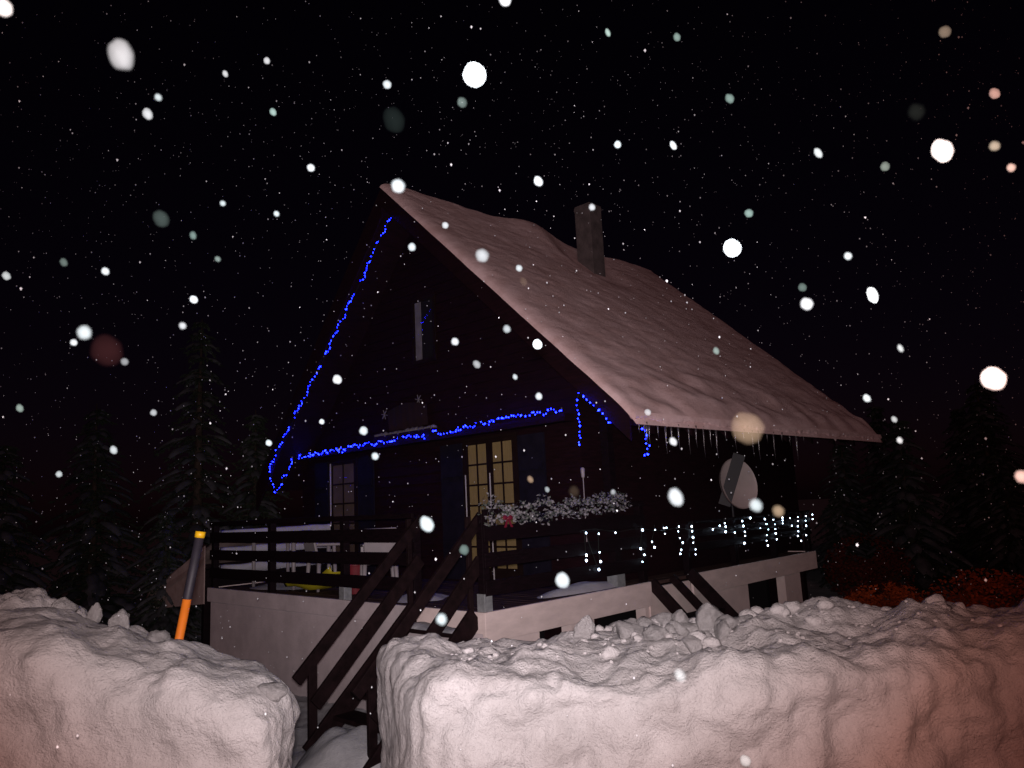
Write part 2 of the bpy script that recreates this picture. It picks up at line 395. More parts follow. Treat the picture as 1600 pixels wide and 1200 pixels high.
# ------------------------------------------------------------------ snow banks along the road
def rounded_bank(name, x0, x1, y0, y1, z0, z1, rad, step, warp, disp, m):
    """lattice surface of a block with rounded edges, then displaced along its normal"""
    n = [max(2, int(round((b - a) / step))) for a, b in ((x0, x1), (y0, y1), (z0, z1))]
    idx = {}; vs = []; fs = []
    lo = (x0, y0, z0); hi = (x1, y1, z1)

    def vert(i, j, k):
        key = (i, j, k)
        if key in idx:
            return idx[key]
        p = Vector((x0 + (x1 - x0) * i / n[0], y0 + (y1 - y0) * j / n[1], z0 + (z1 - z0) * k / n[2]))
        c = Vector([min(max(p[a], lo[a] + rad), hi[a] - rad) for a in range(3)])
        d = p - c
        if d.length > 1e-6:
            # even spread round the corners
            nn = d.normalized()
            q = c + nn * rad
        else:
            nn = Vector((0, 0, 1)); q = p
        q, nn = warp(q, nn)
        q = q + disp(q, nn)
        idx[key] = len(vs)
        vs.append(tuple(q))
        return idx[key]
    X, Y, Z = n
    for i in range(X):
        for k in range(Z):
            fs.append((vert(i, 0, k), vert(i + 1, 0, k), vert(i + 1, 0, k + 1), vert(i, 0, k + 1)))
            fs.append((vert(i, Y, k), vert(i, Y, k + 1), vert(i + 1, Y, k + 1), vert(i + 1, Y, k)))
        for j in range(Y):
            fs.append((vert(i, j, Z), vert(i + 1, j, Z), vert(i + 1, j + 1, Z), vert(i, j + 1, Z)))
    for j in range(Y):
        for k in range(Z):
            fs.append((vert(0, j, k), vert(0, j, k + 1), vert(0, j + 1, k + 1), vert(0, j + 1, k)))
            fs.append((vert(X, j, k), vert(X, j + 1, k), vert(X, j + 1, k + 1), vert(X, j, k + 1)))
    me = bpy.data.meshes.new(name)
    me.from_pydata(vs, [], fs)
    me.update()
    return obj(name, me, m, smooth=True)


def warp_right(q, nn):
    x, y, z = q
    t = max(0.0, 1.0 - (x + 0.55) / 1.6)
    x = x - t * 0.34 * (y - 3.95)                       # the end is cut on the slant, along the path
    h = 1.0 + 0.03 * smooth01((x - 0.3) / 1.0) - 0.03 * smooth01((x - 1.4) / 1.6)
    if z > -0.1:
        z = -0.1 + (z + 0.1) * h
        z += 0.07 * smooth01((x - 0.2) / 0.9) * max(0, (y - 3.95) / 1.4) * min(1, (z + 0.1) / .8)
    y = y - 0.10 * z - 0.10 * math.sin(x * 0.9 + 0.6) * 0.6
    return Vector((x, y, z)), nn


def disp_right(q, nn):
    x, y, z = q
    top = smooth01((nn.z - 0.4) / 0.5)
    end = smooth01((-nn.x - 0.35) / 0.5)
    face = (1 - top) * (1 - end)
    d = 0.085 * fbm((x * 1.5, y * 1.5, z * 1.5), 2) + 0.05 * fbm((x * 4.2 + 5, y * 4.2, z * 4.2), 4)
    a = abs(noise.noise(Vector((x * 2.3 + 7, y * 2.3, z * 2.3))))
    d += face * (0.09 * (0.25 - a) + 0.022 * noise.noise(Vector((x * 12, y * 3, z * 2.5))) + 0.035 * max(0, noise.noise(Vector((x * 6, y * 6, z * 7)))))
    d += 0.016 * fbm((x * 11, y * 11, z * 11), 3)
    if top > 0:
        d += top * (0.035 * max(0, noise.noise(Vector((x * 6, y * 6, 3)))) + 0.02 * noise.noise(Vector((x * 13, y * 13, 1))))
    if end > 0:
        d = d * (1 - .6 * end) + end * (0.022 * noise.noise(Vector((x * 14, y * 14, z * 0.9))) + 0.02 * noise.noise(Vector((x * 4, y * 5, z * 0.6))))
    # slumped folds running down to the side on the far stretch
    w = smooth01((x - 1.0) / 0.7)
    if w > 0:
        s = x * 1.0 + z * 1.6 + y * -0.8
        t = x * 0.5 - z * 0.3 + y * 0.3
        d += w * 0.17 * (0.35 - abs(noise.noise(Vector((s * 1.5, t * 0.7, 4.0))))) + w * 0.03 * noise.noise(Vector((s * 5, t * 1.5, 2.0)))
    return nn * d


rb = rounded_bank('snow_bank', -0.55, 6.0, 3.95, 5.35, -0.8, 0.74, 0.13, 0.024, warp_right, disp_right, 'bank_snow')
tag(rb, 'long ploughed snow bank in front of the chalet, right of the cleared path', 'snow bank', 'ploughed snow banks')


def warp_left(q, nn):
    x, y, z = q
    h = 1.0 + 0.40 * smooth01((-1.25 - x) / 1.5) - 0.03 * smooth01((-3.2 - x) / 1.5)
    if z > -0.1:
        z = -0.1 + (z + 0.1) * h
    t = max(0.0, 1.0 - (-1.14 - x) / 1.4)
    x = x - t * 0.34 * (y - 3.95)
    y = y - 0.12 * z
    return Vector((x, y, z)), nn


def disp_left(q, nn):
    x, y, z = q
    d = 0.085 * fbm((x * 1.5 + 2, y * 1.5, z * 1.5), 2) + 0.042 * fbm((x * 4.0, y * 4.0, z * 4.0 + 8), 4) + 0.03 * max(0, noise.noise(Vector((x * 6, y * 6, z * 7 + 3))))
    d += 0.010 * fbm((x * 10, y * 10, z * 10), 3)
    w = smooth01((-1.7 - x) / 0.6)
    s = z * 1.8 + x * 0.9
    t = x * 0.6 - z * 0.2 + y * 0.2
    d += w * 0.12 * (0.3 - abs(noise.noise(Vector((s * 1.5, t * 0.8, 9.0)))))
    return nn * d


lb = rounded_bank('snow_bank', -5.2, -1.19, 3.95, 5.0, -0.8, 0.74, 0.22, 0.024, warp_left, disp_left, 'bank_snow')
tag(lb, 'smooth rounded snow bank below the orange marker pole', 'snow bank', 'ploughed snow banks')


# rear mound rising behind the left bank
m = MB()
vs, fs = ICO[3]
import bmesh
bmx = bmesh.new()
bmesh.ops.create_icosphere(bmx, subdivisions=6, radius=1)
vv = [tuple(v.co) for v in bmx.verts]; ff = [tuple(v.index for v in f.verts) for f in bmx.faces]
bmx.free()
for v in vv:
    p = Vector(v)
    q = 1 + 0.10 * fbm(p * 2.6, 3) + 0.03 * fbm(p * 9 + Vector((4, 0, 0)), 3)
    m.v.append((-3.62 + p.x * 0.72 * q, 5.5 + p.y * 0.6 * q, 0.15 + p.z * 1.0 * q))
m.f = ff
tag(m.build('snow_mound', 'bank_snow', smooth=True), 'lumpy snow mound at the left edge, rising behind the rounded bank', 'snow mound')

# ------------------------------------------------------------------ clods lying on the banks
clod_mesh = []
for k in range(5):
    m = MB()
    vs, fs = ICO[3]
    for v in vs:
        p = Vector(v)
        cut = 1.0
        for c in range(9):
            rr = random.Random(k * 31 + c)
            nrm = Vector((rr.uniform(-1, 1), rr.uniform(-1, 1), rr.uniform(-0.6, 1))).normalized()
            dd = rr.uniform(0.48, 0.85)
            t = p.dot(nrm)
            if t > dd:
                cut = min(cut, dd / t)
        q = cut * (1.15 + 0.16 * fbm(p * 2.6 + Vector((k * 5, 0, 0)), 4))
        m.v.append(tuple(p * q))
    m.f = fs
    me = bpy.data.meshes.new('snow_clod')
    me.from_pydata(m.v, [], m.f); me.update()
    me.materials.append(MATS['bank_snow'])
    me.polygons.foreach_set('use_smooth', [True] * len(me.polygons))
    clod_mesh.append(me)


def drop(bank, x, y):
    """height of a bank's surface under a point"""
    best = None
    ok, loc, nrm, i = bank.ray_cast(Vector((x, y, 4)), Vector((0, 0, -1)))
    return loc.z if ok else 0.7


bpy.context.view_layer.update()


def clod(bank, x, y, sx, sy, sz, label, group, k=0, rot=None, sink=0.35):
    o = bpy.data.objects.new('snow_clod', clod_mesh[k % 5])
    COL.objects.link(o)
    o.scale = (sx, sy, sz)
    o.location = (x, y, drop(bank, x, y) + sz * (1 - sink) - 0.01)
    o.rotation_euler = rot or (RNG.uniform(-.3, .3), RNG.uniform(-.3, .3), RNG.uniform(0, 6))
    return tag(o, label, 'snow clod', group)


GC = 'snow clods on top of the long bank'
LC = 'broken snow clod lying among others on top of the long bank'
clod(rb, 0.36, 4.75, .065, .06, .075, 'upright pointed snow clod on the long bank, nearest to the dark cellar opening', GC, 0, (0.2, 0.25, 0.5))
clod(rb, 0.66, 4.70, .13, .09, .09, 'largest angular snow clod, in the cluster below the cellar openings', GC, 1)
clod(rb, 1.17, 4.95, .12, .10, .10, 'round white snow clod below the foot of the right staircase', GC, 2)
k = 0
crumbs = MB()
for (cx, cy, sp, n, s0, s1) in ((0.75, 4.95, .26, 20, .03, .085), (1.05, 4.8, .24, 18, .03, .08), (0.9, 4.45, .30, 20, .02, .06), (1.6, 4.9, .4, 12, .02, .055), (0.2, 4.6, .5, 16, .012, .03), (2.3, 4.9, .5, 7, .02, .055)):
    for i in range(n):
        s = RNG.uniform(s0, s1); k += 1
        x, y = cx + RNG.gauss(0, sp * .7), cy + RNG.uniform(-.22, .25)
        if s > 0.05:
            clod(rb, x, y, s * RNG.uniform(.9, 1.4), s, s * RNG.uniform(.7, 1.0), LC, GC, k)
        else:
            crumbs.blob((x, y, drop(rb, x, y) + s * .3), s * RNG.uniform(.9, 1.4), s, s * .8, k * 1.3, .5, 2)
for i in range(150):
    s = RNG.uniform(.005, .015)
    x, y = RNG.uniform(-.45, 2.6), RNG.uniform(4.15, 5.1)
    crumbs.blob((x, y, drop(rb, x, y) + s * .2), s * RNG.uniform(.9, 1.5), s, s * .8, i * 1.3, .5, 1)
tag(crumbs.build('snow_crumbs', 'bank_snow', smooth=True), 'small snow crumbs strewn over the top of the long bank', 'snow crumbs', kind='stuff')
GL = 'snow clods on the rounded bank'
clod(lb, -2.62, 4.72, .045, .045, .065, 'tall tooth-shaped snow clod standing alone left of the marker pole', GL, 0, (0.05, 0.1, 0.4), 0.1)
clod(lb, -2.40, 4.62, .06, .05, .07, 'pointed snow clod between the tooth-shaped clod and the marker pole', GL, 3, (0.1, 0.3, 0.4), 0.3)
clod(lb, -2.16, 4.60, .11, .06, .05, 'flat crumbled snow clod just left of the marker pole base', GL, 4, None, 0.4)
clod(lb, -2.80, 4.70, .09, .06, .05, 'low snow clod touching the lumpy mound', GL, 2, None, 0.4)
clod(lb, -1.33, 4.1, .07, .06, .05, 'blunt snow clod on the shoulder above the cleared path', GL, 1, None, 0.5)

# ------------------------------------------------------------------ terrace
T = thing('terrace', 'raised terrace with pale fascia boards and dark wooden railings around the chalet', 'terrace')
for i in range(17):
    a = 0.02 + i * 0.134
    MB().box(a, a + 0.126, 0.02, 6.4, -0.045, -0.002 + RNG.uniform(-.002, .002)).build('deck_plank', 'deck_wood', T)
for i in range(5):
    a = 0.03 + i * 0.09
    MB().box(2.31, 8.1, a, a + 0.084, -0.045, -0.002 + RNG.uniform(-.002, .002)).build('deck_plank', 'deck_wood', T)
# fascia boards: gable side, then the long side with its opening for the steps
MB().box(-0.03, 0.012, 0.0, 1.16, -0.20, 0.012).build('fascia_board', 'fascia_paint', T, bevel=.004)
MB().box(-0.032, 0.012, 1.163, 6.42, -0.20, 0.012).build('fascia_board', 'plaster', T, bevel=.004)
for a, b in ((-0.034, 2.935), (3.95, 8.13)):
    MB().box(a, b, -0.035, 0.008, -0.285, 0.014).build('fascia_board', 'fascia_paint', T, bevel=.004)
MB().box(8.1, 8.13, 0.01, 0.6, -0.285, 0.012).build('fascia_board', 'fascia_paint', T)
MB().box(0.0, 2.3, 6.40, 6.44, -0.20, 0.010).build('fascia_board', 'fascia_paint', T)
# walls below the floor
MB().box(0.02, 0.16, 0.0, 6.40, -1.5, -0.201).build('cellar_wall', 'plaster', T)
MB().box(0.165, 2.3, 6.26, 6.39, -1.5, -0.201).build('cellar_wall', 'plaster', T)
for a, b in ((0.165, 0.82), (1.36, 1.78), (2.84, 5.61), (6.90, 7.50)):
    MB().box(a, b, 0.02, 0.17, -1.5, -0.286).build('cellar_wall', 'pale_plaster', T)
MB().box(0.82, 1.36, 0.02, 0.17, -1.5, -0.62).build('cellar_wall', 'pale_plaster', T)
MB().box(1.78, 2.84, 0.02, 0.17, -1.5, -0.62).build('cellar_wall', 'pale_plaster', T)
MB().box(6.33, 6.62, 0.62, 0.9, -1.5, -0.05).build('pillar', 'plaster', T)
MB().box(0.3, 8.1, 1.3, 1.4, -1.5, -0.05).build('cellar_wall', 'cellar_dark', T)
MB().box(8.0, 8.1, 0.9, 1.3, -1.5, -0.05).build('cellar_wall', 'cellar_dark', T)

BANDS = ((0.985, 1.045, 0.05), (0.715, 0.875, 0.0), (0.45, 0.60, 0.0), (0.165, 0.32, 0.0))


def post(x, y, top=1.0, shoe=True, w=0.045):
    p = MB().box(x - w, x + w, y - w, y + w, 0.10 if shoe else -0.04, top).build('railing_post', 'rail_wood', T, bevel=.004)
    if shoe:
        MB().box(x - w - .012, x + w + .012, y - w - .012, y + w + .012, -0.03, 0.19).build('post_shoe', 'galvanised', p, bevel=.004)


for y in (1.18, 2.62, 4.5, 6.35):
    post(0.06, y, 1.0, y == 2.62)
post(0.06, 0.06)
post(2.9, 0.06, 1.0, False)
for x in (4.0, 5.35, 6.7, 8.05):
    post(x, 0.06, 0.70, False)
for k, (a, b, e) in enumerate(BANDS):
    t = 0.022
    MB().box(-0.012 - e * .2, 0.012, 1.13, 6.40, a, b).build('rail_board', 'rail_wood', T, bevel=.004)
    MB().box(0.02, 2.94, -0.012 - e * .2, 0.013, a + .002, b + .002).build('rail_board', 'rail_wood', T, bevel=.004)
    if k < 3:
        MB().box(3.96, 8.1, -0.012 - e * .2, 0.013, a * .70 + .002, b * .70 + .002).build('rail_board', 'rail_wood', T, bevel=.004)
    rbd = MB().box(0.11, 2.28, 6.34, 6.366, a + .001, b + .001).build('rail_board', 'rail_wood', T, bevel=.004)
    # wind-driven snow stuck to the end railing, below its top rail
    if k == 0:
        continue
    s = MB(); n = 24
    for i in range(n + 1):
        x = 0.13 + 2.05 * i / n
        w = (0.035 + 0.015 * noise.noise(Vector((x * 4, k, 0)))) * (1 - 0.6 * i / n)
        h = b + 0.03 + 0.015 * noise.noise(Vector((x * 3, k, 5)))
        s.v += [(x, 6.335, a + 0.04), (x, 6.335 - w, a + 0.05 + .02 * math.sin(x * 5)), (x, 6.335 - w, h - .02), (x, 6.34, h), (x, 6.37, b + .01)]
    for i in range(n):
        for j in range(4):
            q = i * 5 + j
            s.f.append((q, q + 1, q + 6, q + 5))
    s.f += [(0, 1, 2, 3, 4), tuple(n * 5 + j for j in (4, 3, 2, 1, 0))]
    s.build('snow_crust', 'soft_snow', rbd, smooth=True)

# snow patches lying on the floor
def patch(x, y, sx, sy, h, label, z0=0.0, name='snow_patch', group='snow patches on the terrace floor'):
    m = MB(); n = 30; R = 8
    m.v.append((x, y, h))
    for i in range(1, R + 1):
        for j in range(n):
            t = 2 * math.pi * j / n
            q = i / R * (1 + 0.25 * noise.noise(Vector((math.cos(t) * 1.4 + x, math.sin(t) * 1.4 + y, 0))))
            z = h * (1 - (i / R) ** 2) * (1 + 0.4 * noise.noise(Vector((x + q * math.cos(t) * 2, q * math.sin(t) * 2, 3)))) + 0.003
            m.v.append((x + sx * q * math.cos(t), y + sy * q * math.sin(t), z))
    for j in range(n):
        m.f.append((0, 1 + j, 1 + (j + 1) % n))
    for i in range(R - 1):
        for j in range(n):
            m.f.append((1 + i * n + j, 1 + (i + 1) * n + j, 1 + (i + 1) * n + (j + 1) % n, 1 + i * n + (j + 1) % n))
    o = m.build(name, 'soft_snow' if z0 == 0 else 'ground_snow', smooth=True)
    o.location = C0 + Vector((0, 0, z0)); o.rotation_euler = (0, 0, RZ)
    return tag(o, label, 'snow patch' if z0 == 0 else 'snow drift', group)


patch(1.95, 0.30, 0.75, 0.20, 0.09, 'bluish snow patch on the terrace floor beside the tall roof post')
patch(0.55, 1.75, 0.40, 0.38, 0.06, 'snow patch on the terrace floor at the top of the left staircase')
patch(0.75, 5.2, 0.55, 0.75, 0.07, 'snow patch on the terrace floor under the white garden table')

patch(-1.22, 0.55, 0.62, 0.62, 0.42, 'grey trodden snow drift burying the foot of the left staircase', -1.32, 'snow_drift', None)

# ------------------------------------------------------------------ staircases
def slanted(m, axis, at0, at1, p0, p1, depth):
    """board between two points of a side plane; axis 'y' means the plane is x-z"""
    (a0, z0), (a1, z1) = p0, p1
    d = Vector((a1 - a0, z1 - z0)).normalized()
    nrm = Vector((-d.y, d.x)) * depth / 2
    if nrm.y < 0:
        nrm = -nrm
    poly = [(a0 - nrm.x, z0 - nrm.y), (a1 - nrm.x, z1 - nrm.y), (a1 + nrm.x, z1 + nrm.y), (a0 + nrm.x, z0 + nrm.y)]
    return m.prism(poly, axis, at0, at1)


ST = thing('wooden_staircase', 'dark wooden staircase with two railings leading down to the cleared path', 'staircase', group='staircases down from the terrace')
for y, zo in ((1.10, 0.0), (0.10, 0.0)):
    slanted(MB(), 'y', y - .022, y + .022, (0.10, 0.98), (-1.50, -0.50), 0.12).build('handrail', 'stair_wood', ST, bevel=.005)
    slanted(MB(), 'y', y - .020, y + .018, (0.06, 0.52), (-1.30, -0.76), 0.15).build('mid_rail', 'stair_wood', ST, bevel=.005)
    slanted(MB(), 'y', y - .021, y + .019, (-0.04, -0.02), (-1.36, -1.20), 0.22).build('stringer', 'stair_wood', ST, bevel=.005)
    MB().box(-1.345, -1.255, y + .022, y + .065, -1.26, -0.36).build('post', 'stair_wood', ST, bevel=.005)
    MB().box(-0.09, -0.034, y + .022, y + .065, -0.19, 0.98).build('post', 'stair_wood', ST, bevel=.005)
for i in range(6):
    x = -0.16 - i * 0.205; z = -0.17 - i * 0.182
    tr = MB().box(x - 0.13, x + 0.13, 0.122, 1.078, z - 0.04, z).build('tread', 'stair_wood', ST, bevel=.004)
    if i > 1:
        continue
    s = MB(); n = 14
    for a in range(n + 1):
        yy = 0.14 + 0.90 * a / n
        h = 0.025 + 0.02 * noise.noise(Vector((yy * 4, i, 0)))
        s.v += [(x - .125, yy, z + .002), (x - .10, yy, z + h), (x + .06, yy, z + h * 1.4), (x + .125, yy, z + .002)]
    for a in range(n):
        for b in range(3):
            q = a * 4 + b
            s.f.append((q, q + 1, q + 5, q + 4))
    s.build('snow_cover', 'ground_snow', tr, smooth=True)

SR = thing('wooden_staircase', 'dark wooden steps sinking behind the snow bank on the long side of the terrace', 'staircase', group='staircases down from the terrace')
for x, top, dep in ((2.96, 0.0, 0.15), (3.45, 0.02, 0.11), (3.90, 0.04, 0.17)):
    slanted(MB(), 'x', x - .025, x + .025, (-0.02, top), (-1.25, top - 1.16), dep).build('stringer', 'stair_wood', SR, bevel=.005)
for i in range(1, 5):
    y = -0.20 - i * 0.22; z = -0.20 - i * 0.207
    MB().box(3.0, 3.86, y - 0.12, y + 0.12, z - 0.04, z).build('tread', 'stair_wood', SR, bevel=.004)
MB().box(2.93, 3.93, 0.0, 0.05, -0.95, -0.07).build('back_panel', 'fascia_paint', SR)

# ------------------------------------------------------------------ chalet
RX0, RX1 = 1.5, 9.25
UR, ZR = 3.62, 6.12                      # ridge (underside)
UE, SE = -0.91, 0.934                    # right eave
UL, SL = 7.75, 1.10                      # left eave
WF = 2.3                                 # gable wall


def under(u):
    return ZR - SE * (UR - u) if u < UR else ZR - SL * (u - UR)


H = thing('chalet', 'steep-roofed dark wooden chalet outlined with blue string lights', 'house')
wr, wl = 0.47, 7.45
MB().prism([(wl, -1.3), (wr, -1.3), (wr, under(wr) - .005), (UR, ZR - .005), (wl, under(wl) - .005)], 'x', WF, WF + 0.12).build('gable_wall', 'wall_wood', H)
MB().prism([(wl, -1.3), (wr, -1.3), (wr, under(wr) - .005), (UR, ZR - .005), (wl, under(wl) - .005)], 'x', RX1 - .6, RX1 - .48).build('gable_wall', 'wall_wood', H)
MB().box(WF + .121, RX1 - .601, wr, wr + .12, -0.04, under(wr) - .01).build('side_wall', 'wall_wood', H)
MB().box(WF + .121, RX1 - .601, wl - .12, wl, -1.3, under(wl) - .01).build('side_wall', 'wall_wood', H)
# cladding boards of the gable: their lower edges stand proud
z = 0.05
while z < ZR - 0.35:
    zt = z + 0.155
    half_r = min(UR - wr, (ZR - zt) / SE - .02); half_l = min(wl - UR, (ZR - zt) / SL - .02)
    a, b = UR - half_r, UR + half_l
    MB().prism([(WF - .022, z), (WF - .006, zt), (WF - .001, zt), (WF - .001, z)], 'y', a, b).build('cladding_board', 'wall_wood', H)
    z += 0.16
# roof slopes with barge boards
t = 0.12
rf = MB().prism([(UE, under(UE)), (UR, ZR), (UR, ZR + t), (UE, under(UE) + t)], 'x', RX0, RX1).build('roof_slope', 'wall_wood', H)
rf2 = MB().prism([(UR, ZR), (UL, under(UL)), (UL, under(UL) + t), (UR, ZR + t)], 'x', RX0, RX1).build('roof_slope', 'wall_wood', H)
MB().prism([(UE, under(UE) - .17), (UR, ZR - .18), (UR, ZR + t), (UE, under(UE) + t)], 'x', RX0 - .03, RX0 - .002).build('barge_board', 'wall_wood', rf)
MB().prism([(UR, ZR - .36), (UL, under(UL) - .36), (UL, under(UL) + t), (UR, ZR + t)], 'x', RX0 - .03, RX0 - .002).build('barge_board', 'wall_wood', rf2)
for x in np.arange(2.0, 9.6, 0.9):
    MB().prism([(UE + .05, under(UE + .05) - .12), (wr - .01, under(wr - .01) - .12), (wr - .01, under(wr - .01) - .003), (UE + .05, under(UE + .05) - .003)], 'x', x - .04, x + .04).build('rafter', 'wall_wood', rf)
MB().box(2.38, 2.50, 0.09, 0.21, 0.0, under(0.1) - .14).build('roof_post', 'rail_wood', H)
MB().box(2.36, 2.52, 0.07, 0.23, 0.0, 0.20).build('post_shoe', 'galvanised', H)
# ledge carrying the long string of lights
MB().box(2.09, 2.279, 0.55, 7.47, 2.14, 2.24).build('ledge', 'wall_wood', H)
# chimney
CX, CU = 6.02, 2.92
ch = MB().box(CX - .19, CX + .19, CU - .19, CU + .19, 4.6, 6.9).build('chimney', 'chimney_render', H, bevel=.01)
MB().box(CX - .2, CX + .2, CU - .2, CU + .2, 6.80, 6.86).build('chimney_band', 'chimney_render', ch, bevel=.01)


def glazed(u0, u1, z0, z1, leaves, rows, frame, glow, name, bar=0.014):
    root = MB()
    fw = 0.045
    root.box(WF - .05, WF - .024, u0 - fw, u0, z0, z1 + fw)
    root.box(WF - .05, WF - .024, u1, u1 + fw, z0, z1 + fw)
    root.box(WF - .05, WF - .024, u0 + .0005, u1 - .0005, z1, z1 + fw)
    d = root.build(name, 'dark_frame', H)
    lw = (u1 - u0) / leaves
    for k in range(leaves):
        a, b = u0 + k * lw, u0 + (k + 1) * lw
        g = 0.062
        lf = MB()
        lf.box(WF - .048, WF - .026, a + .004, a + g, z0 + .01, z1 - .004)
        lf.box(WF - .048, WF - .026, b - g, b - .004, z0 + .01, z1 - .004)
        lf.box(WF - .047, WF - .027, a + g, b - g, z1 - g, z1 - .004)
        lf.box(WF - .047, WF - .027, a + g, b - g, z0 + .01, z0 + .2)
        lf.build('leaf_frame', frame, d)
        MB().box(WF - .030, WF - .026, a + g, b - g, z0 + .2, z1 - g).build('curtain', glow, d)
        cols = 2
        for r in range(rows):
            for c in range(cols):
                pa = a + g + (b - a - 2 * g) * c / cols; pb = a + g + (b - a - 2 * g) * (c + 1) / cols
                zz = z0 + .2 + (z1 - g - z0 - .2) * r / rows; zt = z0 + .2 + (z1 - g - z0 - .2) * (r + 1) / rows
                MB().box(WF - .0415, WF - .0400, pa + bar, pb - bar, zz + bar, zt - bar).build('pane', 'glass_pane', d)
        gb = MB()
        gb.box(WF - .0465, WF - .036, (a + b) / 2 - bar, (a + b) / 2 + bar, z0 + .2, z1 - g)
        gb.build('glazing_bar', 'dark_frame', d)
        for r in range(1, rows):
            zz = z0 + .2 + (z1 - g - z0 - .2) * r / rows
            MB().box(WF - .0455, WF - .037, a + g, b - g, zz - bar, zz + bar).build('glazing_bar', 'dark_frame', d)
        if frame == 'dark_frame':
            MB().box(WF - .0535, WF - .0485, b - .012, b + .006, z0, z1 - .5).build('edge_strip', 'white_frame', d)
    return d


mg = bpy.data.materials.new('glass_pane'); mg.use_nodes = True
nt = mg.node_tree; nt.nodes.clear()
o_ = nt.nodes.new('ShaderNodeOutputMaterial'); mx = nt.nodes.new('ShaderNodeMixShader')
tr_ = nt.nodes.new('ShaderNodeBsdfTransparent'); gl_ = nt.nodes.new('ShaderNodeBsdfGlossy')
gl_.inputs['Roughness'].default_value = 0.05
mx.inputs[0].default_value = 0.012
nt.links.new(tr_.outputs[0], mx.inputs[1]); nt.links.new(gl_.outputs[0], mx.inputs[2]); nt.links.new(mx.outputs[0], o_.inputs[0])
MATS['glass_pane'] = mg

dr = glazed(1.64, 2.70, 0.0, 2.06, 2, 6, 'dark_frame', 'curtain_glow', 'french_door')
tag(dr, 'french door with warm light behind its small panes')
wd = glazed(5.60, 6.42, 0.0, 2.02, 1, 5, 'dark_frame', 'curtain_dim', 'french_door')
MB().box(WF - .056, WF - .0505, 6.395, 6.425, 0.0, 2.0).build('edge_strip', 'white_frame', wd)
for a, b in ((2.76, 3.26), (1.08, 1.58), (6.50, 6.95), (5.06, 5.53)):
    sh = MB().box(WF - .055, WF - .026, a, b, 0.02, 2.05).build('shutter', 'shutter_blue', H)
    for zz in (0.45, 1.6):
        MB().box(WF - .075, WF - .0555, a + .03, b - .03, zz - .05, zz + .05).build('shutter_batten', 'shutter_blue', sh)
# upper window, its pale curtain showing in a narrow strip
uw = MB()
for (a, b, c, d) in ((3.30, 3.36, 3.45, 4.55), (3.84, 3.90, 3.45, 4.55), (3.36, 3.84, 4.49, 4.55), (3.36, 3.84, 3.45, 3.51)):
    uw.box(WF - .05, WF - .024, a, b, c, d)
uwo = uw.build('window', 'dark_frame', H)
MB().box(WF - .03, WF - .025, 3.36, 3.66, 3.51, 4.49).build('dark_room', 'cellar_dark', uwo)
MB().box(WF - .034, WF - .025, 3.665, 3.82, 3.51, 4.49).build('curtain', 'curtain_pale', uwo)
MB().box(WF - .044, WF - .042, 3.36, 3.84, 3.51, 4.49).build('pane', 'glass_pane', uwo)

# ------------------------------------------------------------------ snow on the roof
def melt(x, u):
    """depth of snow gone or heaped round the chimney"""
    d = math.hypot((x - CX) / 0.75, (u - CU) / 0.62)
    pit = smooth01(1.45 - d)
    lip = math.exp(-(((x - 5.05) / 0.75) ** 2 + ((u - 3.55) / 0.6) ** 2))
    low = math.exp(-(((x - 7.0) / 0.7) ** 2 + ((u - 3.5) / 0.5) ** 2))
    return pit, lip, low


RS = thing('roof_snow', 'thick snow blanket with rippled lower edge covering the chalet roof', 'snow')


def snow_sheet(u_from, u_to, nu, name, back=0.0, thick=1.0):
    m = MB(); nxx = 200
    x0, x1 = RX0 - 0.05 + back, RX1 + 0.06
    cols = []
    for i in range(nxx + 1):
        x = x0 + (x1 - x0) * i / nxx
        for j in range(nu + 1):
            q = j / nu
            u = u_from + (u_to - u_from) * q
            base = under(u) + t + .004
            ed = min(1, (x - x0) / 0.34, (x1 - x) / 0.10)
            eave = min(1, abs(u - u_to) / 0.16)
            th = 0.15 + 0.03 * noise.noise(Vector((x * 0.7, u * 0.9, 1)))
            near = smooth01(1 - abs(u - u_to) / 1.6)
            th += near * (0.085 * (noise.noise(Vector((x * 0.9 + u * 0.6, u * 3.2, 2)))) + 0.05 * noise.noise(Vector((x * 2.6, u * 5.0, 7))))
            th += 0.014 * noise.noise(Vector((x * 2.2 + u, u * 3.5 - x, 4))) + 0.012 * fbm((x * 2.5 + u * 1.5, u * 9, 0), 3)
            pit, lip, low = melt(x, u)
            th = th * (1 - 0.93 * pit) + 0.17 * lip * (1 - pit) - 0.10 * low
            th = max(th, 0.015) * (thick + (1 - thick) * smooth01(1 - q * 8))
            th *= math.sqrt(max(0.02, 1 - (1 - max(0, ed)) ** 2)) * math.sqrt(max(0.02, 1 - (1 - eave) ** 2))
            uu = u
            if q == 1:
                th = 0.0
            sag = near * 0.05 * smooth01(1 - abs(u - u_to) / 0.25)
            m.v.append((x + 0.02 * noise.noise(Vector((u * 2.1, x, 5))) * (1 if ed < 1 else 0), uu, base + th - sag * 0.5))
    n1 = nu + 1
    for i in range(nxx):
        for j in range(nu):
            k = i * n1 + j
            f = (k, k + 1, k + n1 + 1, k + n1)
            m.f.append(f if u_to < u_from else f[::-1])
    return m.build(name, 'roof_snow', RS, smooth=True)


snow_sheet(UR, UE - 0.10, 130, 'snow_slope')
snow_sheet(UR, UL - 0.02, 60, 'snow_slope', 0.75, 0.5)
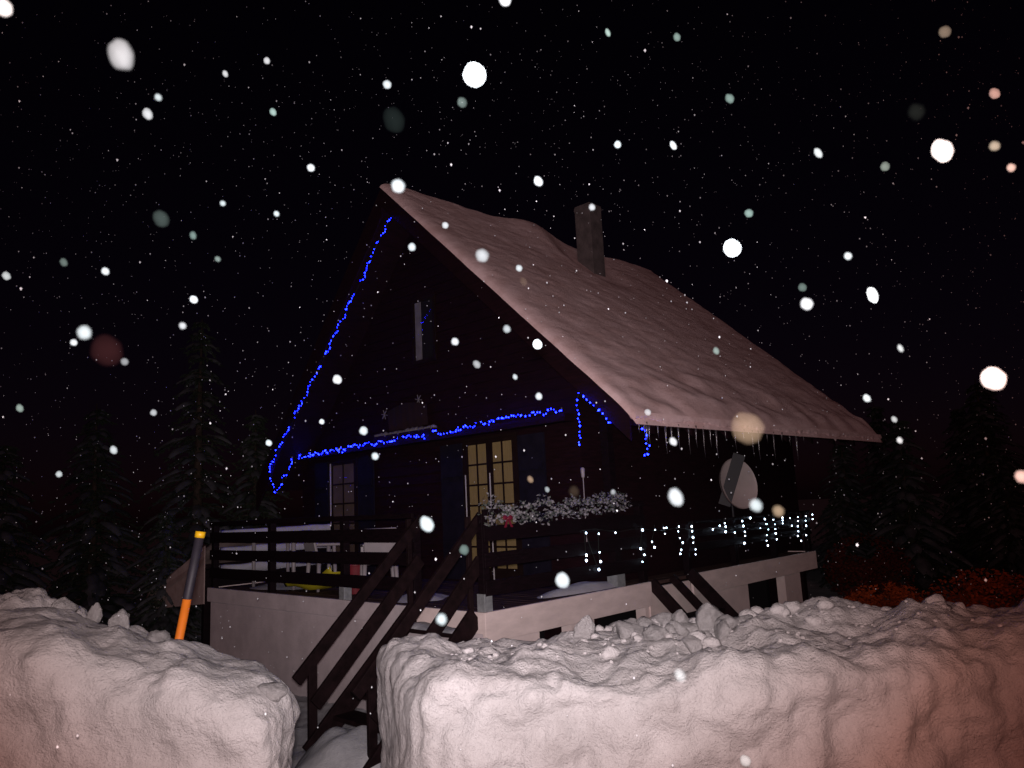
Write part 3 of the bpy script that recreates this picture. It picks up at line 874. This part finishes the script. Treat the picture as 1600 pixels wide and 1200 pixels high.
# lip hanging over the eave
m = MB(); n = 420
for i in range(n + 1):
    x = RX0 - .04 + (RX1 - RX0 + .08) * i / n
    d = 0.015 + 0.13 * max(0, noise.noise(Vector((x * 1.6, 0, 0)))) + 0.10 * max(0, noise.noise(Vector((x * 6.5, 3, 0)))) + 0.06 * abs(noise.noise(Vector((x * 15, 8, 0))))
    zb = under(UE) + t
    m.v += [(x, UE - .088, zb + .03), (x, UE - .10, zb - .012), (x, UE - .095 + .012 * noise.noise(Vector((x * 5, 1, 1))), zb - .02 - d * .5), (x, UE - .075 + .03 * noise.noise(Vector((x * 9, 2, 1))), zb - .02 - d), (x, UE - .03, zb - .02 - d * .6), (x, UE - .004, zb + .0)]
for i in range(n):
    for j in range(5):
        q = i * 6 + j
        m.f.append((q, q + 1, q + 7, q + 6))
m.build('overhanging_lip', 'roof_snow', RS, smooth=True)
ice_me = []
for k in range(3):
    m = MB()
    m.tube([(0, 0, 0), (0.004, 0.002, -0.3), (0.0, 0.004, -0.62), (0.005, 0, -1.0)], [0.017, 0.011, 0.006, 0.002], 7)
    me = bpy.data.meshes.new('icicle'); me.from_pydata(m.v, [], m.f); me.update(); me.materials.append(MATS['ice'])
    me.polygons.foreach_set('use_smooth', [True] * len(me.polygons))
    ice_me.append(me)
for i in range(24):
    x = 1.55 + 4.6 * (i / 24) ** 1.4 + RNG.uniform(-.05, .05)
    o = bpy.data.objects.new('icicle', ice_me[i % 3]); COL.objects.link(o); o.parent = RS
    L = RNG.uniform(0.12, 0.42)
    o.location = (x, UE - .07 + RNG.uniform(-.02, .02), under(UE) + t - .08); o.scale = (RNG.uniform(.7, 1.2), RNG.uniform(.7, 1.2), L)

# ------------------------------------------------------------------ string lights
bulb_me = {}
for nm, mt, rad in (('blue', 'blue_bulb', 0.0088), ('white', 'white_bulb', 0.0115)):
    m = MB().blob((0, 0, 0), rad, rad, rad * 1.25, 0, 0, 1)
    me = bpy.data.meshes.new('bulb'); me.from_pydata(m.v, [], m.f); me.update(); me.materials.append(MATS[mt])
    me.polygons.foreach_set('use_smooth', [True] * len(me.polygons))
    bulb_me[nm] = me


def light_string(label, pts, kind, cable_pts, group):
    r_ = thing('string_lights', label, 'string lights', group=group)
    c = MB()
    for path in cable_pts:
        c.tube(path, 0.004, 5)
    c.build('cable', 'cable', r_)
    if kind == 'blue':
        more = []
        for p, q in zip(pts[:-1], pts[1:]):
            p, q = Vector(p), Vector(q)
            if (q - p).length < .22 and RNG.random() < .7:
                more.append(p.lerp(q, RNG.uniform(.4, .6)) + Vector((0, RNG.uniform(-.02, .02), RNG.uniform(-.025, .025))))
        pts = list(pts) + more
    for p in pts:
        o = bpy.data.objects.new('bulb', bulb_me[kind]); COL.objects.link(o); o.parent = r_; o.location = p
        s = RNG.uniform(.55, 1.25); o.scale = (s, s, s)
    return r_


GB = 'blue string lights on the chalet'
P = [(RX0 - .05 - RNG.uniform(0, .02), a, b) for a, b in RAKE]
light_string('blue string lights climbing the left roof edge to the peak', P, 'blue', [[Vector(p) + Vector((.012, 0, 0)) for p in P]], GB)
P = [(2.06 - RNG.uniform(0, .02), a, b) for a, b in LEDGE]
light_string('long blue string lights running level above the french doors', P, 'blue', [[Vector(p) + Vector((.012, 0, 0)) for p in P]], GB)
P = [(RX0 - .06, a, b) for a, b in GABLE]
light_string('short blue string lights dangling and following the roof edge above the garland', P, 'blue', [P[:8], [P[0]] + P[8:]], GB)
P = [(1.6, a, b) for a, b in EAVE]
light_string('tiny blue string lights hanging from the eave beside the icicles', P, 'blue', [[(1.6, -0.97, 2.0)] + P], GB)
P = [(a, -0.035, b) for a, b in WHITE]
cp = [[(1.6 + 0.25 * i, -0.022, 0.74 - 0.012 * i + .02 * math.sin(i * 1.7)) for i in range(29)]]
for a, _, b in P:
    pass
cols = {}
for a, _, b in P:
    cols.setdefault(round(a / 0.22), []).append((a, b))
for k, L in cols.items():
    L.sort(key=lambda q: -q[1])
    if len(L) > 1:
        cp.append([(a, -0.024, b) for a, b in [(L[0][0], 0.73)] + L])
light_string('cold white icicle lights hanging along the terrace railing', P, 'white', cp, None)

# ------------------------------------------------------------------ garland on the railing
GA = thing('garland', 'frosted leafy garland with a red bow lying along the top rail', 'garland')
fol = MB(); pale = MB()
for i in range(1500):
    x = RNG.uniform(-0.02, 2.55)
    rr = 0.115 * (0.75 + 0.9 * noise.noise(Vector((x * 3.7, 0, 0))))
    a = RNG.uniform(0, 2 * math.pi); q = rr * math.sqrt(RNG.random()) * 1.25
    c = Vector((x, -0.02 + q * math.cos(a) * .8, 1.03 + 0.03 * math.sin(x * 2.4 + 2) + q * math.sin(a) * 1.15 - 0.03 * (x < .7)))
    d = Vector((RNG.uniform(-1, 1), RNG.uniform(-1, 1), RNG.uniform(-.6, 1))).normalized()
    s = d.orthogonal().normalized() * RNG.uniform(.010, .018); L = RNG.uniform(.03, .055)
    tgt = pale if RNG.random() < .62 else fol
    k = len(tgt.v)
    tgt.v += [tuple(c - d * L * .5), tuple(c + s), tuple(c + d * L * .5 + Vector((0, 0, .006))), tuple(c - s)]
    tgt.f.append((k, k + 1, k + 2, k + 3))
for i in range(150):
    x = RNG.uniform(0, 2.5); a = RNG.uniform(0, 6.28); q = RNG.uniform(.05, .12)
    rr = RNG.uniform(.010, .020)
    pale.blob((x, -0.02 + q * math.cos(a) * .8, 1.03 + 0.03 * math.sin(x * 2.4 + 2) + q * math.sin(a) - 0.03 * (x < .7)), rr, rr, rr, i, .3)
fol.build('green_leaves', 'garland_green', GA)
pale.build('frosted_leaves', 'garland_pale', GA)
bw = MB()
for s in (-1, 1):
    bw.blob((0.26 + s * .04, -0.13, 0.95), .04, .014, .028, s, .3)
    bw.prism([(0.25 + s * .01, .93), (0.27 + s * .01, .93), (0.28 + s * .05, .85), (0.25 + s * .05, .85)], 'y', -.137, -.129)
bw.blob((0.26, -0.135, 0.945), .017, .017, .017, 5, .2)
bw.build('bow', 'bow_red', GA)

# ------------------------------------------------------------------ small things on and round the terrace
# satellite dish, turned towards the road
SDp = hw(6.05, 0.30, 1.24)
SD = thing('satellite_dish', 'grey satellite dish crossed by a dark slanting band, above the terrace railing', 'satellite dish', SDp, 0)
to = (EYE - SDp); to.z = 0.15 * to.length; to.normalize()
yaw = math.atan2(to.y, to.x) + math.radians(42)
nrm = Vector((math.cos(yaw), math.sin(yaw), 0.16)).normalized()
ax = Vector((-math.sin(yaw), math.cos(yaw), 0)); ay = nrm.cross(ax)
dm = MB(); n = 40; R = 10; rd = 0.42
for side in (0, 1):
    k0 = len(dm.v)
    dm.v.append(tuple(nrm * (-0.02 * side)))
    for i in range(1, R + 1):
        for j in range(n):
            a = 2 * math.pi * j / n; q = i / R
            dm.v.append(tuple((ax * math.cos(a) * .92 + ay * math.sin(a)) * rd * q + nrm * (0.085 * q * q - 0.018 * side)))
    for j in range(n):
        f = (k0, k0 + 1 + j, k0 + 1 + (j + 1) % n); dm.f.append(f)
    for i in range(R - 1):
        for j in range(n):
            dm.f.append((k0 + 1 + i * n + j, k0 + 1 + (i + 1) * n + j, k0 + 1 + (i + 1) * n + (j + 1) % n, k0 + 1 + i * n + (j + 1) % n))
tot = 1 + R * n
for j in range(n):
    a = 1 + (R - 1) * n + j; b = 1 + (R - 1) * n + (j + 1) % n
    dm.f.append((a, b, b + tot, a + tot))
dm.build('reflector', 'dish_grey', SD, smooth=True)
to2 = (EYE - SDp).normalized()
side = to2.cross(Vector((0, 0, 1))).normalized()      # towards the left of the picture seen from the road
vup = Vector((0, 0, 1))
rgt = -to2.cross(vup).normalized() * -1
slant_band = MB()  # dark slanting strip standing clear in front of the reflector
A0 = nrm * 0.10 + ax * 0.0 + vup * 0.50
A1 = nrm * 0.10 + vup * -0.52
lr = Vector((to2.y, -to2.x, 0)).normalized() * -1   # picture right
A0 = nrm * 0.10 + to2 * .16 + lr * 0.04 + vup * 0.46
A1 = nrm * 0.10 + to2 * .16 + lr * -0.27 + vup * -0.34
dirv = (A1 - A0).normalized(); wv = dirv.cross(to2).normalized() * 0.095
th = to2 * 0.02
k = len(slant_band.v)
slant_band.v += [tuple(A0 - wv), tuple(A0 + wv), tuple(A1 + wv), tuple(A1 - wv), tuple(A0 - wv + th), tuple(A0 + wv + th), tuple(A1 + wv + th), tuple(A1 - wv + th)]
slant_band.f += [(0, 1, 2, 3), (7, 6, 5, 4), (0, 4, 5, 1), (1, 5, 6, 2), (2, 6, 7, 3), (3, 7, 4, 0)]
slant_band.build('slant_band', 'dish_black', SD)
MB().tube([(-nrm * 0.02), (-nrm * 0.10), Vector((0, 0, -0.3)) - nrm * 0.12, Vector((0, 0, -1.24)) - nrm * 0.12], 0.025, 8).build('mast', 'dish_black', SD)

# lamp on a stick behind the garland
LP_ = hw(1.75, -0.02, 0)
LS = thing('lamp_stake', 'small pale lantern on a thin stick rising behind the garland', 'garden lamp', LP_, RZ)
MB().tube([(0, .05, 0.6), (0.005, .05, 1.36)], 0.006, 6).build('stick', 'white_plastic', LS)
MB().tube([(0.005, .05, 1.36), (0.005, .05, 1.38), (0.005, .05, 1.47), (0.005, .05, 1.49)], [.012, .022, .028, .015], 8).build('lantern', 'white_plastic', LS, smooth=True)

# snow-topped flower box with faded red cloth above the long string of lights
FB = thing('flower_box', 'snow-topped flower box with dull red cloth above the level blue lights', 'flower box')
MB().box(2.10, 2.26, 3.25, 4.85, 2.242, 2.34).build('box', 'wall_wood', FB)
sn = MB()
for i in range(26):
    y = 3.3 + 1.5 * i / 25
    sn.blob((2.17, y, 2.345), .075, .06, .055 + .03 * noise.noise(Vector((y * 3, 0, 0))), i, .5)
sn.build('snow_cover', 'curtain_pale', FB, smooth=True)['kind'] = 'stuff'
cl = MB(); n = 20
for i in range(n + 1):
    y = 3.55 + 1.05 * i / n
    w = 0.02 * math.sin(i * 1.9)
    cl.v += [(2.262 + w * .3, y, 2.42 + .01 * math.sin(i)), (2.235 + w * .4, y, 2.75 + 0.09 * math.sin(i / n * 3.1)), (2.25 + w * .4, y, 2.75 + 0.09 * math.sin(i / n * 3.1))]
for i in range(n):
    for j in range(2):
        q = i * 3 + j; cl.f.append((q, q + 1, q + 4, q + 3))
cl.build('red_cloth', 'cloth_red', FB, smooth=True)
for (y, z) in ((3.78, 2.86), (4.72, 2.72)):
    s = MB()
    for k in range(3):
        a = k * math.pi / 3 + .2; c_, s_ = math.cos(a) * .085, math.sin(a) * .085
        s.tube([(2.26, y - c_, z - s_), (2.26, y + c_, z + s_)], 0.008, 5)
    s.build('straw_star', 'curtain_pale', FB)

# white garden table
TB = thing('garden_table', 'white plastic garden table with thin legs behind the gable-side railing', 'table', hw(0.75, 5.2, 0), RZ)
MB().box(-.40, .40, -.72, .72, .70, .735).build('table_top', 'white_plastic', TB, bevel=.01)
for x in (-.30, .30):
    for y in (-.62, .62):
        MB().tube([(x, y, 0), (x, y, .70)], [.026, .034], 8).build('leg', 'white_plastic', TB, smooth=True)


def chair(label, loc, rz):
    c = thing('garden_chair', label, 'chair', loc, rz, 'white garden chairs')
    MB().box(-.22, .22, -.22, .24, .40, .44).build('seat', 'white_plastic', c, bevel=.012)
    bk = MB()
    bk.prism([(.20, .45), (.24, .45), (.33, .86), (.30, .87)], 'x', -.21, .21)
    bk.build('backrest', 'white_plastic', c, bevel=.01)
    for x in (-.20, .20):
        for y in (-.19, .21):
            MB().tube([(x, y, .40), (x * 1.1, y * 1.12, 0)], [.032, .022], 8).build('leg', 'white_plastic', c, smooth=True)
        MB().prism([(-.20, .62), (.25, .64), (.25, .67), (-.20, .66)], 'x', x - .025, x + .025).build('armrest', 'white_plastic', c, bevel=.006)
        MB().box(x - .018, x + .018, -.20, -.16, .44, .62).build('arm_support', 'white_plastic', c)
    sn = MB()
    sn.blob((0, 0.0, .445), .20, .20, .06, 3, .3, 2)
    sn.build('snow_cover', 'soft_snow', c, smooth=True)
    return c


chair('white plastic garden chair heaped with snow near the left staircase', hw(0.62, 2.68, 0), RZ + math.radians(150))
chair('white plastic garden chair drawn up to the end of the garden table', hw(0.7, 4.05, 0), RZ + math.radians(80))

# yellow sledge leaning up from the floor
SL_ = thing('sledge', 'yellow plastic sledge lying on the terrace floor behind the railing', 'sledge', hw(0.52, 3.95, 0), RZ)
m = MB(); n = 16
for i in range(n + 1):
    q = i / n; y = .62 - 1.25 * q
    z = 0.05 + 0.34 * max(0, q - .55) ** 1.5 * 2.2 + 0.02 * math.sin(q * 9)
    for (x, dz) in ((-.25, .09), (-.21, .01), (-.07, .0), (.07, .0), (.21, .01), (.25, .09)):
        m.v.append((x, y, z + dz))
for i in range(n):
    for j in range(5):
        k = i * 6 + j; m.f.append((k, k + 1, k + 7, k + 6))
so = m.build('hull', 'sled_yellow', SL_, smooth=True)
sd = so.modifiers.new('thick', 'SOLIDIFY'); sd.thickness = .012
MB().box(-.19, .19, -.05, .02, .068, .10).build('seat_bar', 'sled_yellow', SL_, bevel=.006)
BK = thing('bucket', 'dull red plastic bucket between the yellow sledge and the snowy chair', 'bucket', hw(0.55, 3.12, 0), RZ)
MB().tube([(0, 0, .003), (0, 0, .02), (0, 0, .36), (0, 0, .38)], [.12, .125, .165, .172], 20, cap=False).build('shell', 'red_plastic', BK, smooth=True)
MB().tube([(0, 0, .004), (0, 0, .015)], [.12, .12], 20).build('bottom', 'red_plastic', BK)
MB().tube([(0.17 * math.cos(a), 0.02, .36 + .15 * math.sin(a)) for a in np.linspace(0, math.pi, 13)], .005, 6).build('handle', 'galvanised', BK)

# lean-to at the end of the terrace, loaded with snow
LT = thing('lean_to', 'low lean-to shed with a snow-loaded sloping roof at the terrace end', 'shed')
MB().prism([(6.46, 0.30), (8.95, -0.46), (8.95, -0.38), (6.46, 0.38)], 'x', -0.05, 2.0).build('roof', 'rail_wood', LT)
MB().box(-0.06, 2.0, 6.47, 6.55, -1.5, 0.28).build('post', 'rail_wood', LT)
MB().box(-0.02, 0.06, 8.75, 8.83, -1.5, -0.42).build('post', 'rail_wood', LT)
MB().box(1.9, 2.0, 6.56, 8.9, -1.5, -0.45).build('back_panel', 'cellar_dark', LT)
MB().prism([(6.46, -0.24), (8.95, -0.47), (8.95, -0.34), (7.7, 0.20), (6.46, 0.67)], 'x', -0.07, -0.055).build('gable_panel', 'shed_snow', LT)
m = MB(); nn = 30
for i in range(nn + 1):
    x = -0.10 + 2.1 * i / nn
    for j in range(nn + 1):
        q = j / nn; y = 6.46 + 2.5 * q
        top = 0.72 - 0.80 * q ** 0.92 + 0.05 * noise.noise(Vector((x * 2, y * 2, 0)))
        lo = 0.383 - 0.76 * q
        e_ = math.sqrt(max(0.0, 1 - (1 - min(1, i / 3)) ** 2))
        m.v.append((x, y, lo + max(0, top - lo) * e_ * (1 if j < nn else 0)))
for i in range(nn):
    for j in range(nn):
        k = i * (nn + 1) + j; m.f.append((k, k + nn + 1, k + nn + 2, k + 1))
m.build('snow_load', 'shed_snow', LT, smooth=True)

# snow marker pole
MPa = Vector((-2.33, 5.15, 0.60)); MPb = Vector((-2.155, 5.15, 1.53))
MP = thing('marker_pole', 'leaning snow marker pole, orange below, dark sleeve and yellow cap', 'marker pole', (-2.42, 5.15, 0.1), 0)
o0 = Vector((-2.42, 5.15, 0.1)); d = (MPb - MPa).normalized()
cut = MPa + d * 0.50
MB().tube([MPa - d * .5 - o0, cut - o0], .028, 16).build('lower_tube', 'orange_plastic', MP, smooth=True)
MB().tube([cut - o0, cut + d * .004 - o0, MPb - d * .04 - o0], .030, 16).build('dark_sleeve', 'sleeve_grey', MP, smooth=True)
MB().tube([MPb - d * .04 - o0, MPb - o0], .033, 16).build('cap', 'yellow_plastic', MP, smooth=True)

# ------------------------------------------------------------------ trees and shrubs
def conifer_meshes(seed, h, rmax):
    rg = random.Random(seed)
    nd = MB(); sn = MB(); tk = MB()
    tk.tube([(0, 0, -.3), (0, 0, h * .5), (0.03, 0, h * .98)], [h * .022, h * .013, .01], 9)
    z = h * .06
    while z < h * .97:
        q = 1 - z / h
        n = 6 + int(5 * q)
        for b in range(n):
            a = 2 * math.pi * (b + rg.random()) / n
            L = rmax * (q ** .85) * rg.uniform(.5, 1.18) * (.85 + .3 * noise.noise(Vector((a * .8, z * .9, seed)))) + .08
            d = Vector((math.cos(a), math.sin(a), 0)); s = Vector((-d.y, d.x, 0))
            seg = max(4, int(L / .11))
            zz = z + rg.uniform(-.08, .08)
            pts = []
            for k in range(seg + 1):
                t_ = k / seg
                p = d * (L * t_) + Vector((0, 0, zz + L * (.12 * t_ - .42 * t_ * t_)))
                pts.append(p)
                w = (.05 + .26 * L / (rmax + .1) * math.sin(math.pi * min(1, .15 + t_ * .9))) * (1 - .6 * t_)
                for sg in (-1, 1):
                    for r_ in range(3):
                        e0 = p + d * rg.uniform(-.04, .04)
                        tip = e0 + s * sg * w * rg.uniform(.6, 1.3) + d * rg.uniform(.03, .14) + Vector((0, 0, rg.uniform(-.12, .0)))
                        m_ = (e0 + tip) * .5; pr = Vector((0, 0, 1)).cross(tip - e0).normalized() * rg.uniform(.012, .022) + Vector((0, 0, rg.uniform(-.02, .02)))
                        i0 = len(nd.v)
                        nd.v += [tuple(e0), tuple(m_ + pr), tuple(tip), tuple(m_ - pr)]; nd.f.append((i0, i0 + 1, i0 + 2, i0 + 3))
            if rg.random() < .75:
                k0 = max(1, int(seg * rg.uniform(.2, .5))); base_i = len(sn.v)
                for k in range(k0, seg + 1):
                    f_ = math.sin(math.pi * (k - k0 + .6) / (seg - k0 + 1.2))
                    w = (.03 + .11 * f_ * (.5 + .5 * q)) * (1 + .7 * noise.noise(pts[k] * 6)); hh = w * .55
                    p = pts[k]
                    sn.v += [tuple(p - s * w), tuple(p - s * w * .5 + Vector((0, 0, hh))), tuple(p + s * w * .4 + Vector((0, 0, hh * 1.1))), tuple(p + s * w)]
                for k in range(seg - k0):
                    for j in range(3):
                        a_ = base_i + k * 4 + j
                        sn.f.append((a_, a_ + 1, a_ + 5, a_ + 4))
            tk.tube([pts[0], pts[seg // 2], pts[-1]], [.02 * q + .008, .012 * q + .005, .003], 4, cap=False)
        z += h * .033 + .02
    out = []
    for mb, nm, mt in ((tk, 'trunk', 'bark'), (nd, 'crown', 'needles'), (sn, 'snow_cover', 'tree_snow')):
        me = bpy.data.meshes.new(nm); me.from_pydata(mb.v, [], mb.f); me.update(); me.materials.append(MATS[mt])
        if nm != 'crown':
            me.polygons.foreach_set('use_smooth', [True] * len(me.polygons))
        out.append((nm, me))
    return out


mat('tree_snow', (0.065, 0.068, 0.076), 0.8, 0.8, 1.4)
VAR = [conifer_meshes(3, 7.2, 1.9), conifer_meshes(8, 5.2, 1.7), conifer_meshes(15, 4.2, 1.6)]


def conifer(label, v, x, y, s, rz, group):
    r_ = thing('conifer', label, 'tree', (x, y, ground_z(x, y) - .05), rz, group)
    r_.scale = (s, s, s)
    for nm, me in VAR[v]:
        o = bpy.data.objects.new(nm, me); COL.objects.link(o); o.parent = r_
        if nm == 'snow_cover':
            o['kind'] = 'stuff'
    return r_


GT = 'snow-dusted conifers beyond the chalet'
conifer('tallest snow-dusted conifer left of the chalet', 0, -7.2, 17.0, 1.0, .3, GT)
conifer('snow-dusted conifer standing close to the left corner of the chalet', 1, -5.9, 17.0, .95, 1.9, GT)
conifer('broad snow-dusted conifer left of the tallest one', 1, -9.3, 16.6, 1.0, 4.0, GT)
conifer('small snow-dusted conifer at the left edge of the picture', 2, -10.4, 15.2, 1.0, 2.2, GT)
conifer('low snow-dusted conifer behind the lean-to shed', 2, -6.3, 13.6, .62, 5.0, GT)
conifer('snow-dusted conifer nearest to the right end of the chalet roof', 2, 8.8, 17.2, .95, 1.0, GT)
conifer('snow-dusted conifer at the right edge of the picture', 1, 11.0, 17.6, .95, 3.0, GT)
conifer('dim conifer closing the gap between the terrace end and the right-hand conifers', 1, 9.0, 20.8, .8, .4, GT)
conifer('dim low conifer directly behind the dull red shrub', 2, 7.9, 18.6, .62, 2.0, GT)
conifer('dim conifer far behind the right end of the terrace', 1, 11.6, 24.0, 1.0, 1.2, GT)
conifer('dim conifer far behind the rounded red shrub', 2, 12.8, 21.5, 1.1, 2.7, GT)
conifer('dim conifer far behind the rightmost conifer', 0, 15.6, 24.5, .8, 5.1, GT)
conifer('short snow-dusted conifer between the two right-hand ones', 2, 10.0, 15.6, .72, 4.4, GT)


def shrub(name, label, loc, rx, ry, rz_, n, mt, seed, group):
    r_ = thing(name, label, 'shrub', loc, 0, group)
    rg = random.Random(seed)
    st = MB()
    lf = MB()
    for b in range(14):
        a = rg.uniform(0, 6.28); q = rg.uniform(.3, .95)
        tip = Vector((rx * q * math.cos(a), ry * q * math.sin(a), rz_ * rg.uniform(.6, 1.5)))
        st.tube([(0.1 * tip.x, .1 * tip.y, -.1), (tip.x * .5, tip.y * .5, tip.z * .6), tuple(tip)], [.014, .009, .003], 5)
    for i in range(n):
        v = Vector((rg.gauss(0, 1), rg.gauss(0, 1), rg.gauss(0, 1))).normalized()
        q = rg.random() ** .4
        c = Vector((v.x * rx * q, v.y * ry * q, rz_ * .85 + v.z * rz_ * .85 * q))
        if noise.noise(c * 2.2 + Vector((seed, 0, 0))) < -.18 or c.z < 0:
            continue
        d = Vector((rg.uniform(-1, 1), rg.uniform(-1, 1), rg.uniform(-1, .5))).normalized()
        s = d.orthogonal().normalized() * rg.uniform(.014, .026); L = rg.uniform(.05, .085)
        k = len(lf.v)
        lf.v += [tuple(c - d * L / 2), tuple(c + s), tuple(c + d * L / 2), tuple(c - s)]
        lf.f.append((k, k + 1, k + 2, k + 3))
    st.build('stems', 'bark', r_, smooth=True)
    lf.build('foliage', mt, r_)
    return r_


GS = 'added shrubs in place of reddened snow patches beyond the bank'  # added: far snow patches that only look red, built as shrubs
for i, (x, y, rx, h, lab) in enumerate(((5.9, 12.6, .75, .48, 'low added rust-red shrub just right of the cellar opening'),
                                        (7.5, 12.6, .9, .58, 'brightest added rust-red shrub above the crest of the bank, under the right-hand conifers'),
                                        (9.4, 12.9, .8, .52, 'added rust-red shrub at the right edge of the picture'))):
    shrub('added_rust_shrub', lab, (x, y, -.74), rx, .6, h, 3200, 'rust_leaf', 20 + i, GS)
shrub('added_red_shrub', 'rounded added dull red shrub beyond the far end of the terrace', (7.0, 15.6, -.74), .85, .8, .85, 5200, 'dull_red_leaf', 31, None)

# ------------------------------------------------------------------ falling snow
fl_me = []
for k in range(4):
    m = MB().blob((0, 0, 0), 1, 1, 1.08, k * 7, .13, 3)
    me = bpy.data.meshes.new('snowflake'); me.from_pydata(m.v, [], m.f); me.update(); me.materials.append(MATS['snowflake'])
    me.polygons.foreach_set('use_smooth', [True] * len(me.polygons))
    fl_me.append(me)
TINT = {'w': (.74, .90, .93), 'g': (.45, .70, .64), 't': (.72, .55, .36), 'r': (.62, .22, .22)}
SPECIAL = {0: 'large round white snowflake high on the left, in the dark sky',
           1: 'brightest oval snowflake high in the sky, above the roof peak',
           3: 'bright snowflake high on the right, in the dark sky',
           4: 'bright snowflake in the sky right of the chimney',
           5: 'big bright snowflake near the right edge, above the conifers',
           11: 'largest tan round snowflake just below the eave',
           19: 'dim reddish round snowflake before the left-hand conifers',
           37: 'white snowflake cut by the top left corner',
           2: 'snowflake covering the very peak of the roof',
           6: 'bright snowflake in the sky above the far end of the roof',
           7: 'white snowflake next to a dim grey one above the far roof edge',
           8: 'bright snowflake over the gable wall, close under the front roof edge',
           9: 'white snowflake in the sky between the roof peak and the chimney',
           10: 'grey-white snowflake over the upper front part of the roof snow',
           12: 'round white snowflake left of the satellite dish',
           13: 'white snowflake overlapping the lower edge of the satellite dish',
           14: 'tan snowflake between the satellite dish and the white icicle lights',
           15: 'round white snowflake at the top of the left handrail',
           16: 'round white snowflake before the railing above the pale fascia board',
           18: 'dim greenish grey snowflake in the sky left of the chalet',
           20: 'white snowflake close left of the dim reddish one',
           21: 'white snowflake below the large round one high on the left',
           38: 'snowflake cut by the top edge of the picture',
           53: 'pale green snowflake beside the terrace corner post',
           55: 'faint grey-green snowflake high on the right',
           58: 'snowflake cut by the right edge of the picture',
           65: 'white snowflake over the lower boards of the left staircase',
           66: 'white snowflake before the sheer face of the long bank',
           54: 'faint ghostly snowflake above the roof peak'}
for i, (x, y, z, rad, dens, tn) in enumerate(FLAKES):
    o = bpy.data.objects.new('snowflake', fl_me[i % 4]); COL.objects.link(o)
    o.location = (x, y, z)
    sq = 1.7 if (x > .35 and z > 1.85 and rad < .012 and i % 2 == 0) else (1.2 if i % 3 == 0 else 1.0)
    o.scale = (rad / sq ** .5, rad, rad * sq ** .5)
    o.rotation_euler = (0, RNG.uniform(-.6, -.2), RNG.uniform(-.3, .3))
    c = TINT[tn]; j = RNG.uniform(.92, 1.05)
    o.color = (min(1, c[0] * j), min(1, c[1]), min(1, c[2]), 1)
    o['density'] = float(dens)
    tag(o, SPECIAL.get(i, 'small pale snowflake caught by the flash in the dark air'), 'snowflake', 'snowflakes falling close to the camera')

rg = np.random.default_rng(5)
N = 8000
px = rg.uniform(-11, 11, N); py = 1.6 + 13.5 * rg.random(N) ** 0.75; pz = rg.uniform(-.4, 10.5, N)
keep = (py > 2.2)
m = MB()
octv = [(1, 0, 0), (-1, 0, 0), (0, 1, 0), (0, -1, 0), (0, 0, 1), (0, 0, -1)]
octf = [(0, 2, 4), (2, 1, 4), (1, 3, 4), (3, 0, 4), (2, 0, 5), (1, 2, 5), (3, 1, 5), (0, 3, 5)]
for x, y, z, kp in zip(px, py, pz, keep):
    if not kp or abs(x) > 1.2 * y + 1:
        continue
    u_ = rg.random()
    s = 0.0014 + 0.0085 * u_ ** 3.5 + 0.0003 * y
    k = len(m.v)
    tx = rg.uniform(-.5, .2)
    for a in octv:
        m.v.append((x + a[0] * s + a[2] * s * .3 * tx, y + a[1] * s, z + a[2] * s * 1.35))
    m.f += [tuple(k + i for i in f) for f in octf]
tag(m.build('falling_snow', 'fine_flake', smooth=True), 'fine snow falling through the whole night air', 'falling snow', kind='stuff')
